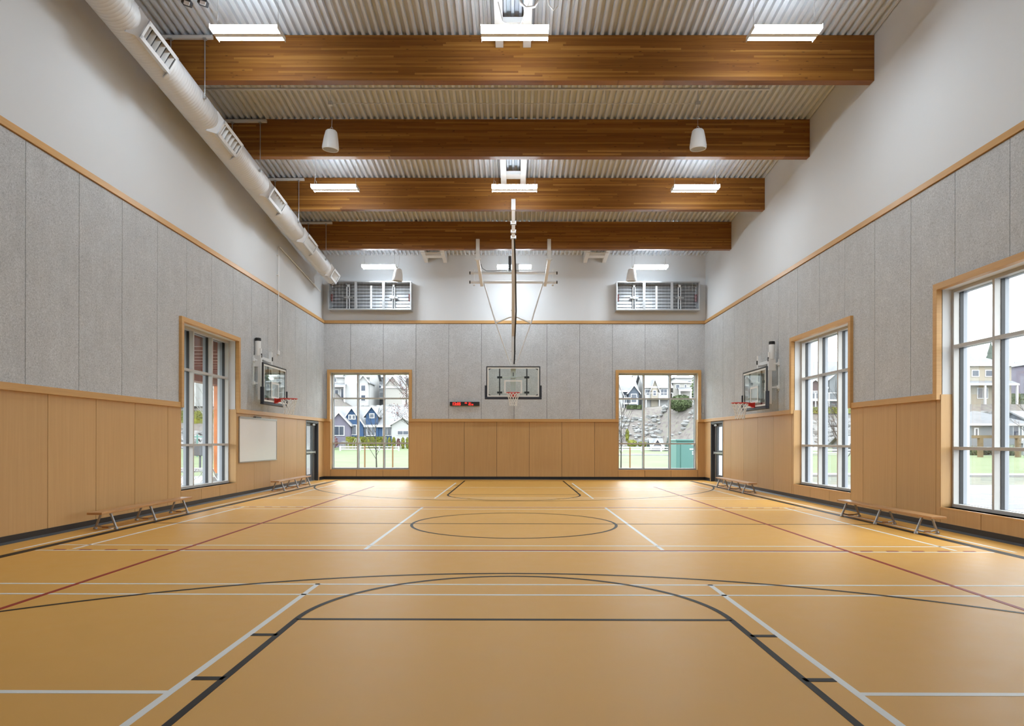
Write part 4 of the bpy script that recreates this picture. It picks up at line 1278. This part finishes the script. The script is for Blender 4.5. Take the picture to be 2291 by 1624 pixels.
# window at the right edge
house('pale grey two-storey house low in the rightmost window', 47.8, 71, 7.0, 7, 3.1, 1.5, 'greyw', 'shingle', hip=True, wins=[(-2.2, 2.0, .25, .7), (-.2, .1, .7, .9), (1.4, 1.9, 1.1, 1.1), (2.7, 1.6, .7, 1.3), (1.6, .1, 1.0, .7)], deck=(2.0, 3.4, 1.5, .8))
house('cream two-tier house in the middle of the rightmost window', 67.0, 101, 7.0, 8, 5.4, 2.2, 'beige', 'shinglel', hip=True, wins=[(-1.6, 3.9, .9, .8), (.8, 3.9, 1.9, .8), (-.6, .8, 1.4, 1.4), (2.6, 1.0, .5, 1.2)], porch=(-3.3, 3.4, 2.6, 1.4))
house('cream house at the left side of the rightmost window', 60.9, 99, 2.6, 6, 3.1, 1.4, 'cream', 'shinglel', hip=True, wins=[(-.2, 1.3, 1.0, 1.0)], deck=(-1.2, 1.2, .8, 1.2))
house('dark-roofed house highest in the rightmost window', 78.0, 120, 8.0, 8, 5.6, 2.0, 'white2', 'shingle', hip=True, wins=[(-2, 3.6, 1, 1), (1.5, 3.6, 1, 1)])
house('pale purple tall house in the rightmost window', 83.4, 110, 5.0, 7, 6.2, 1.7, 'purple', 'shinglel', hip=True, wins=[(-1.4, 3.8, 1.0, 1.2), (.9, 3.8, 1.2, 1.2), (-1.0, 1.0, 1.0, 1.3), (1.2, 1.0, 1.0, 1.3)])
house('white flat-fronted garage in the rightmost window', 83.0, 103, 6.2, 5, 3.0, .5, 'white2', 'shingle', hip=True, garage=[(0, 3.4, 2.2)])
house('gabled house with stone-dark front at far right of the rightmost window', 56.6, 74, 5.2, 7, 3.1, 1.4, 'slate', 'shinglel', gables=[(.3, 3.6, 1.4, .8, 2.6, 'slate', [(-.8, 1.2, .9, 1.1), (.8, 1.2, 1.0, 1.1)])], deck=(-2.4, 2.4, .6, 1.0))
# window in the left wall
house('white house above the hedge in the left tall window', -35.6, 79, 11.5, 9, 2.9, 2.6, 'white2', 'shinglel', gables=[(-.6, 3.4, 1.2, .6, 2.6, 'white2', [])],
      wins=[(-4.2, .9, .9, 1.1), (-2.9, .8, .8, 1.2), (-1.0, .9, .7, 1.1), (.3, .9, .7, 1.1), (2.4, 1.0, 1.1, 1.0), (3.9, 1.0, .9, 1.0)])

# ---- hedges, shrubs and trees
def leafy(mb, c, rx, ry, rz, n, s, rnd):
    c = Vector(c)
    for _ in range(n):
        while True:
            p = Vector((rnd.uniform(-1, 1), rnd.uniform(-1, 1), rnd.uniform(-1, 1)))
            if .25 < p.length < 1: break
        p = p.normalized()*(p.length**.35)
        q = c+Vector((p.x*rx, p.y*ry, p.z*rz))
        a = Vector((rnd.uniform(-1, 1), rnd.uniform(-1, 1), rnd.uniform(-1, 1))).normalized()
        b_ = a.cross(Vector((rnd.uniform(-1, 1), rnd.uniform(-1, 1), rnd.uniform(-1, 1)))).normalized()
        k = s*rnd.uniform(.6, 1.3)
        mb.face([q-a*k, q+b_*k*.7, q+a*k, q-b_*k*.7])
def shrub(name, label, X, Y, rx, rz, mat, n=500, s=.14, group=None, zoff=0.0, ry=None):
    rnd = random.Random(int(X*31+Y*7))
    z = terr(X, Y)-.05+zoff
    r = thing(name, label, 'shrub', (X, Y, z), group)
    mb = MB().blob((X, Y, z+rz*.95), rx*.85, (ry or rx)*.85, rz*.9, 7, 12, .15, rnd)
    leafy(mb, (X, Y, z+rz), rx, ry or rx, rz, n, s, rnd)
    mb.build('foliage', mat, r, normals=False, kind='stuff')
    MB().tube((X, Y, z-.1), (X, Y, z+rz), .06, 6).build('stem', M['twig'], r)
    return r
def hedge(label, xa, xb, y, h, d, mat, n=900):
    rnd = random.Random(int(xa*13+y))
    z0 = min(terr(xa, y), terr(xb, y), terr((xa+xb)/2, y))-.1
    zc = max(terr(xa, y), terr(xb, y))
    mb = MB(); k = max(2, int((xb-xa)/.5))
    for i in range(k):
        a = xa+(xb-xa)*i/k; b_ = xa+(xb-xa)*(i+1)/k+.02
        j = rnd.uniform(-.08, .08)
        mb.box(a, b_, y-d/2+j, y+d/2, z0, zc+h+rnd.uniform(-.10, .05))
    for _ in range(n):
        q = Vector((rnd.uniform(xa, xb), y-d/2-.03+rnd.uniform(-.08, .05), rnd.uniform(zc, zc+h)))
        if rnd.random() < .3: q = Vector((rnd.uniform(xa, xb), rnd.uniform(y-d/2, y+d/2), zc+h))
        a = Vector((rnd.uniform(-1, 1), rnd.uniform(-1, 1), rnd.uniform(-1, 1))).normalized()*.09
        b_ = a.cross(Vector((.3, .5, .8))).normalized()*.07
        mb.face([q-a, q+b_, q+a, q-b_])
    ob = mb.build('hedge', mat, normals=False)
    return tag(ob, label, 'hedge')
hedge('clipped yellow-green hedge in front of the blue house', -22.2, -17.0, 90.5, 1.55, .9, M['hedge'])
cl = ['first', 'second', 'third', 'fourth', 'fifth', 'sixth', 'seventh', 'eighth']
cx = [-16.5, -15.9, -15.3, -14.7, -14.1]
for i, x in enumerate([-18.7+.0, -18.15, -17.6]+[]): pass
for i, x in enumerate(cx):
    if i in (2,):
        shrub('red_shrub', 'pinkish red shrub between cedars by the blue house', x, 90.3, .23, .72, M['pink'], 260, .10)
    else:
        shrub('cedar_shrub', 'yellow-green upright cedar by the blue house, %s from the hedge' % cl[i if i < 2 else i-1], x, 90.3, .23, .80, M['hedge'], 260, .10, 'upright cedars')
shrub('twiggy_bush', 'grey-pink leafless bush left of the hedge in the far left window', -23.9, 88.5, 1.1, .95, M['pink'], 420, .10)
shrub('twiggy_bush', 'grey-brown low bush at the left edge of the far left window', -25.3, 86.2, .7, .7, plain('grey_twigs', (.10, .085, .085), .9, var=.3), 380, .10)
shrub('broad_shrub', 'broad dark green shrub on the slope in the far right window', 25.1, 103.0, 1.75, 1.25, M['green'], 1100, .16, zoff=-.3)
hedge('clipped hedge at top left of the far right window', 20.4, 23.2, 138, .95, 1.0, M['hedge'], 500)
hedge('second clipped hedge at the top of the far right window', 25.1, 26.4, 138.3, .8, 1.0, M['hedge'], 300)
shrub('cedar_shrub', 'tall yellow-green cedar at the left edge of the far right window', 16.75, 101, .28, .95, M['hedge'], 260, .10, zoff=.0)
shrub('low_shrub', 'low yellow-green shrub at the left of the far right window', 16.6, 96, .75, .55, M['hedge'], 300, .10)
shrub('low_shrub', 'low bright shrub on the bank in the far right window', 18.3, 97, .75, .40, M['hedge'], 300, .10)
hedge('low green hedge below the slate house', 17.9, 20.6, 109, .5, .8, M['green'], 300)
hedge('long green hedge on top of the boulder wall', 38.5, 48.0, 93.0, .75, .9, M['hedge'], 900)
hedge('yellow-green hedge above the boulders in the left tall window', -37.5, -28.8, 72.3, 1.0, 1.0, M['hedge'], 900)
hedge('dark green hedge in the rightmost window', 71.0, 77.0, 99.0, 1.5, 1.0, M['green'], 500)
shrub('round_shrub', 'dark green round shrub by the pale grey house', 44.4, 66.2, .7, .45, M['green'], 300, .10)
shrub('round_shrub', 'second green round shrub by the pale grey house', 46.0, 66.8, .6, .40, M['fir'], 300, .10)
shrub('round_shrub', 'pale green loose shrub in front of the pale grey house', 47.3, 65.6, 1.1, .55, plain('pale_loose_leaf', (.11, .13, .085), .9, var=.3), 400, .10)

def bare_tree(name, label, X, Y, h, mat, seed, spread=.5, levels=4, r0=.06, first=.3, group=None, zb=None, buds=None):
    rnd = random.Random(seed)
    z = terr(X, Y)-.1 if zb is None else zb
    r = thing(name, label, 'tree', (X, Y, z), group)
    tr = MB(); br = MB()
    tips = []
    def grow(p, d, L, rad, lv):
        q = p+d*L
        br.tube(p, q, rad, 5 if lv > 1 else 4, rad*.6, caps=False)
        if lv == 0:
            tips.append(q); return
        for k in range(3):
            nd = (d+Vector((rnd.uniform(-1, 1), rnd.uniform(-1, 1), rnd.uniform(-.2, .8)))*spread).normalized()
            grow(p.lerp(q, .55+.22*k), nd, L*rnd.uniform(.55, .8), rad*.55, lv-1)
    base = Vector((X, Y, z)); top = base+Vector((rnd.uniform(-.05, .05)*h, 0, h))
    n = 7
    for i in range(n):
        a = base.lerp(top, i/n); b_ = base.lerp(top, (i+1)/n)
        tr.tube(a, b_, r0*(1-i/n*.8), 7, r0*(1-(i+1)/n*.8), caps=False)
        if i/n >= first-.05:
            for k in range(2):
                t = rnd.uniform(0, 6.28)
                d = Vector((math.cos(t)*spread*1.4, math.sin(t)*spread*1.4, .8)).normalized()
                grow(a.lerp(b_, rnd.random()), d, h*.26*(1.15-i/n*.6), r0*.35, levels-2)
    tr.build('trunk', mat, r, smooth=50)
    br.build('branches', mat, r, normals=False, kind='stuff')
    if buds:
        mb = MB()
        for p in tips:
            for _ in range(2):
                q = p+Vector((rnd.uniform(-.2, .2), rnd.uniform(-.2, .2), rnd.uniform(-.2, .2)))
                mb.box(q.x-.03, q.x+.03, q.y-.03, q.y+.03, q.z-.03, q.z+.03)
        mb.build('buds', buds, r, normals=False, kind='stuff')
    return r
def weeping(label, X, Y, hs):
    z = terr(X, Y)-.05
    r = thing('weeping_tree', label, 'tree', (X, Y, z))
    rnd = random.Random(9)
    mb = MB()
    for dx, h in hs:
        MB().tube((X+dx, Y, z), (X+dx, Y, z+h), .05, 6).build('trunk', M['birch'], r)
        for k in range(16):
            a = rnd.uniform(0, 6.28); R = rnd.uniform(.25, .75)
            c, s_ = math.cos(a)*R, math.sin(a)*R
            mb.path([(X+dx, Y, z+h), (X+dx+c*.5, Y+s_*.5, z+h*1.0), (X+dx+c*.85, Y+s_*.85, z+h*.7), (X+dx+c, Y+s_, z+.12)], .022, 4)
    mb.build('hanging_branches', M['birch'], r, normals=False, kind='stuff')
weeping('pale weeping tree in front of the clipped hedge in the far left window', -20.8, 87.5, [(-.9, 1.15), (.75, 1.45)])
def stakes(X, Y, h, dx, label):
    r = thing('tree_stakes', label, 'stake', (X, Y, terr(X, Y)))
    z = terr(X, Y)
    for s in (-1, 1):
        MB().tube((X+s*dx, Y+.1, z-.1), (X+s*dx, Y+.1, z+h), .045, 7).build('stake', M['stake'], r, smooth=50)
    MB().tube((X-dx, Y+.1, z+h*.93), (X+dx, Y+.1, z+h*.93), .012, 5).build('tie', M['black'], r)
bare_tree('sapling', 'bare young tree between stakes outside the far left window', -7.65, 38, 3.0, M['twig'], 3, .35, 4, .045, .12)
stakes(-7.55, 38, 1.25, .78, 'pair of timber stakes around the sapling in the far left window')
bare_tree('sapling', 'bare young tree with a stake outside the far right window', 5.95, 38, 3.4, M['twig'], 5, .35, 4, .045, .12)
stakes(5.95, 38, 1.2, .52, 'pair of timber stakes around the sapling in the far right window')
bare_tree('budding_tree', 'budding tree at the upper right of the far left window', -17.6, 111.5, 7.0, M['twig'], 11, .6, 5, .12, .15, buds=M['pink'])
bare_tree('budding_tree', 'nearer budding tree with branches reaching over the blue house', -10.6, 72, 6.8, M['twig'], 12, .85, 5, .10, .2, buds=M['pink'])
bare_tree('birch_tree', 'pale birch at the left edge of the left tall window', -21.3, 43, 7.5, M['birch'], 21, .3, 4, .09, .3)
bare_tree('birch_tree', 'pale birch in the middle of the left tall window', -20.6, 46.5, 6.5, M['birch'], 22, .3, 4, .08, .3)
bare_tree('sapling', 'bare young tree outside the tall window beside the right hoop', 14.0, 29.2, 3.4, M['twig'], 8, .3, 4, .045, .15)
bare_tree('bare_tree', 'leafless tree in front of the gabled house in the rightmost window', 47.4, 63.5, 4.6, M['twig'], 15, .6, 5, .09, .3)
def conifer(name, label, X, Y, h, rad, mat, seed, group=None):
    rnd = random.Random(seed)
    z = terr(X, Y)-.2
    r = thing(name, label, 'tree', (X, Y, z), group)
    MB().tube((X, Y, z), (X, Y, z+h*.9), h*.02+.05, 6, .03).build('trunk', M['twig'], r)
    mb = MB(); n = 9
    for i in range(n):
        zz = z+h*.12+h*.88*i/n; R = rad*(1-i/n)**.8+.12; hh = h/n*1.9
        k = 11
        tip = mb.P((X, Y, zz+hh)); ring = []
        for j in range(k):
            a = 2*math.pi*(j+rnd.random()*.4)/k; q = R*(1.1 if j % 2 else .68)*rnd.uniform(.85, 1.15)
            ring.append(mb.P((X+q*math.cos(a), Y+q*math.sin(a), zz-rnd.uniform(0, .25)*hh*.4)))
        for j in range(k): mb.f.append([tip, ring[j], ring[(j+1) % k]])
        mb.f.append(ring[::-1])
    mb.build('foliage', mat, r, normals=False, kind='stuff')
    return r
conifer('fir_tree', 'dark fir beside the cream house in the rightmost window', 74.2, 106.5, 9.0, 2.3, M['fir'], 1)
conifer('fir_tree', 'narrow fir at the upper right of the far right window', 33.2, 146, 7.0, 1.0, M['fir'], 2)
conifer('fir_tree', 'broad fir at the right edge of the far right window', 37.2, 138, 6.5, 2.2, M['green'], 3)
conifer('fir_tree', 'blue-green fir at the top of the far right window', 26.6, 143, 6.0, 1.3, M['fir'], 4)
conifer('fir_tree', 'small fir by the fence in the far right window', 20.0, 88, 1.9, .55, M['fir'], 5)
conifer('fir_tree', 'small dark fir beside the teal playhouse', 19.3, 86.2, 1.0, .35, M['fir'], 6)
# forest along the ridge seen through the right windows
rnd = random.Random(5)
mb = MB()
for _ in range(420):
    Y = rnd.uniform(215, 330); X = Y*rnd.uniform(.55, .90)
    z = terr(X, Y); h = rnd.uniform(4, 9); R = h*.22
    k = 6
    tip = mb.P((X, Y, z+h)); ring = [mb.P((X+R*math.cos(6.283*j/k), Y+R*math.sin(6.283*j/k), z+.3)) for j in range(k)]
    for j in range(k): mb.f.append([tip, ring[j], ring[(j+1) % k]])
tag(mb.build('ridge_forest', plain('hazy_forest', (.085, .10, .105), .95, var=.3, vscale=.05), normals=False), 'hazy conifer forest along the ridge in the rightmost window', 'forest', kind='stuff')

# boulder slopes
def boulders(label, xa, xb, ya, yb, n, s0, s1, seed, keep=()):
    rnd = random.Random(seed); mb = MB()
    for _ in range(n):
        X = rnd.uniform(xa, xb); Y = rnd.uniform(ya, yb); s = rnd.uniform(s0, s1)
        if any(abs(X-a) < r+s*1.6 and abs(Y-b) < r+s*1.6 for a, b, r in keep): continue
        mb.blob((X, Y, terr(X, Y)+s*.1), s*rnd.uniform(.8, 1.5), s, s*rnd.uniform(.5, .8), 4, 6, .25, rnd)
    tag(mb.build('boulder_slope', M['rock'], normals=False), label, 'boulders', kind='stuff')
boulders('grey boulder bank behind the blue house', -25.5, -16, 105.8, 109.5, 200, .35, .8, 1)
boulders('grey boulder slope in the far right window', 13, 30, 99, 107.2, 240, .2, .5, 2, [(25.1, 103, 2.0), (16.75, 101, .5)])
boulders('stacked boulder wall behind the lawn beside the right hoop', 29, 45.5, 84, 91.2, 700, .3, .75, 3)
boulders('boulder bank below the hedge in the left tall window', -40, -28.5, 66, 70.6, 320, .3, .7, 4)
boulders('boulder bank below the houses in the rightmost window', 47.5, 75, 84, 93, 380, .3, .7, 5)

# ---- teal utility cabinet
cb = thing('utility_cabinet', 'teal utility cabinet standing on the lawn outside the far right window', 'cabinet', (7.85, 30.6, -.15))
MB().box(7.13, 8.75, 30.0, 31.2, -.16, 1.44).build('cabinet_body', M['teal'], cb, bevel=.03)
MB().box(7.09, 8.79, 29.95, 31.25, 1.44, 1.52).build('lid', M['teal'], cb, bevel=.02)
MB().box(7.32, 8.62, 29.97, 30.0, .14, 1.36).build('cabinet_door', M['teal'], cb, bevel=.008)
MB().box(7.32, 8.62, 29.965, 30.0, .075, .095).build('vent_slot', M['dgrey'], cb)
for z, w in ((1.30, .15), (1.09, .32), (1.10, .0), (.97, .10), (.88, .10)):
    if w: MB().box(7.86-w/2, 7.86+w/2, 29.962, 29.97, z-.03, z+.03).build('label_plate', M['trimw'], cb)

# ---- timber pergola on the lawn edge (rightmost window)
pg = thing('pergola', 'weathered timber pergola at the lawn edge in the rightmost window', 'pergola', (43, 60, terr(43, 60)))
for x in (40.9, 42.4, 44.2, 45.4, 46.8):
    z = terr(x, 60); MB().box(x-.16, x+.16, 59.84, 60.16, z-.2, 1.75).build('post', M['timber'], pg)
for x0, x1 in ((40.2, 48.5),):
    MB().box(x0, x1, 59.86, 60.14, 1.72, 1.98).build('beam', M['timber'], pg)

# ---- covered entry on the left: posts, beams, soffit
cn = thing('entry_canopy', 'covered walkway with red-stained soffit outside the left tall window', 'canopy', (-10, 20, -.08))
def czx(x): return 3.95+.05*(x+10.3)
for k in range(16):
    x0 = -10.9+k*.21
    MB().box(x0, x0+.20, 11, 28.5, 4.02, 4.06).build('soffit_board', M['orangewood'], cn)
MB().box(-11.1, -7.54, 10.9, 28.6, 4.07, 4.25).build('roof_panel', M['dgrey'], cn)
y = 11.4
while y < 28.5:
    MB().box(-10.75, -7.56, y, y+.14, 3.72, 4.02).build('joist', M['redwood'], cn); y += .72
MB().box(-10.48, -10.12, 10.9, 28.6, 3.34, 3.72).build('edge_beam', M['redwood'], cn)
for y in (23.9,):
    p = thing('canopy_post', 'orange-stained square canopy post on a concrete foot outside the left tall window', 'post', (-10.3, y, -.08))
    MB().box(-10.46, -10.14, y-.16, y+.16, .30, 3.34).build('shaft', M['orangewood'], p, bevel=.01)
    MB().box(-10.39, -10.21, y-.09, y+.09, .18, .30).build('steel_shoe', M['dgrey'], p)
    MB().box(-10.56, -10.04, y-.26, y+.26, -.10, .18).build('concrete_foot', M['concrete'], p, bevel=.02)

# ---- bicycle rack
bk = thing('bike_rack', 'grey steel bicycle rack on the paving outside the left tall window', 'bike rack', (-10.6, 21.8, -.08))
x0, x1, yk, zk = -11.55, -9.65, 21.8, -.08
MB().path([(x0-.35, yk, zk+.0), (x0, yk, zk+.62), (x1, yk, zk+.62), (x1+.35, yk, zk+.0)], .03, 8).build('top_rail', M['steel'], bk, smooth=50)
k = 0
x = x0+.1
while x < x1-.1:
    MB().path([(x, yk, zk+.6), (x+.22, yk-.05, zk+.32), (x, yk-.25, zk+.02)], .012, 6).build('hoop_bar', M['steel'], bk, smooth=50)
    MB().path([(x+.22, yk, zk+.6), (x, yk-.05, zk+.32), (x+.22, yk-.25, zk+.02)], .012, 6).build('hoop_bar', M['steel'], bk, smooth=50)
    x += .27
for s, xx in ((-1, x0), (1, x1)):
    MB().path([(xx, yk, zk+.5), (xx+s*.35, yk-.2, zk+.15), (xx+s*.25, yk-.3, zk+.02)], .012, 6).build('hoop_bar', M['steel'], bk, smooth=50)
# ---- bin on a post and playground posts
bp = at(447, 1020, 36); zz = terr(bp.x, 36)
bn_ = thing('post_bin', 'dark grey litter bin on a post outside the left tall window', 'bin', (bp.x, 36, zz))
MB().tube((bp.x, 36, zz-.1), (bp.x, 36, .75), .06, 8).build('post', M['dgrey'], bn_, smooth=50)
MB().box(bp.x-.24, bp.x+.24, 35.8, 36.2, .62, 1.15).build('bin_body', M['dgrey'], bn_, bevel=.03)
MB().box(bp.x-.26, bp.x+.26, 35.78, 36.22, 1.15, 1.22).build('bin_lid', M['navy'], bn_, bevel=.02)
pl = thing('play_frame', 'teal playground frame behind the bin in the left tall window', 'play frame', (-27.5, 58, terr(-27.5, 58)), None)
for i in range(5):
    x = -27.7+i*.75
    z = terr(x, 58); MB().tube((x, 58, z-.1), (x, 58, z+1.9), .07, 7).build('post', M['teal'], pl, smooth=50)
for z in (.9, 1.7):
    MB().box(-27.7, -24.7, 57.96, 58.04, terr(-26, 58)+z, terr(-26, 58)+z+.1).build('rail', M['teal'], pl)
for o in bpy.data.objects:
    if '_o' in o: del o['_o']
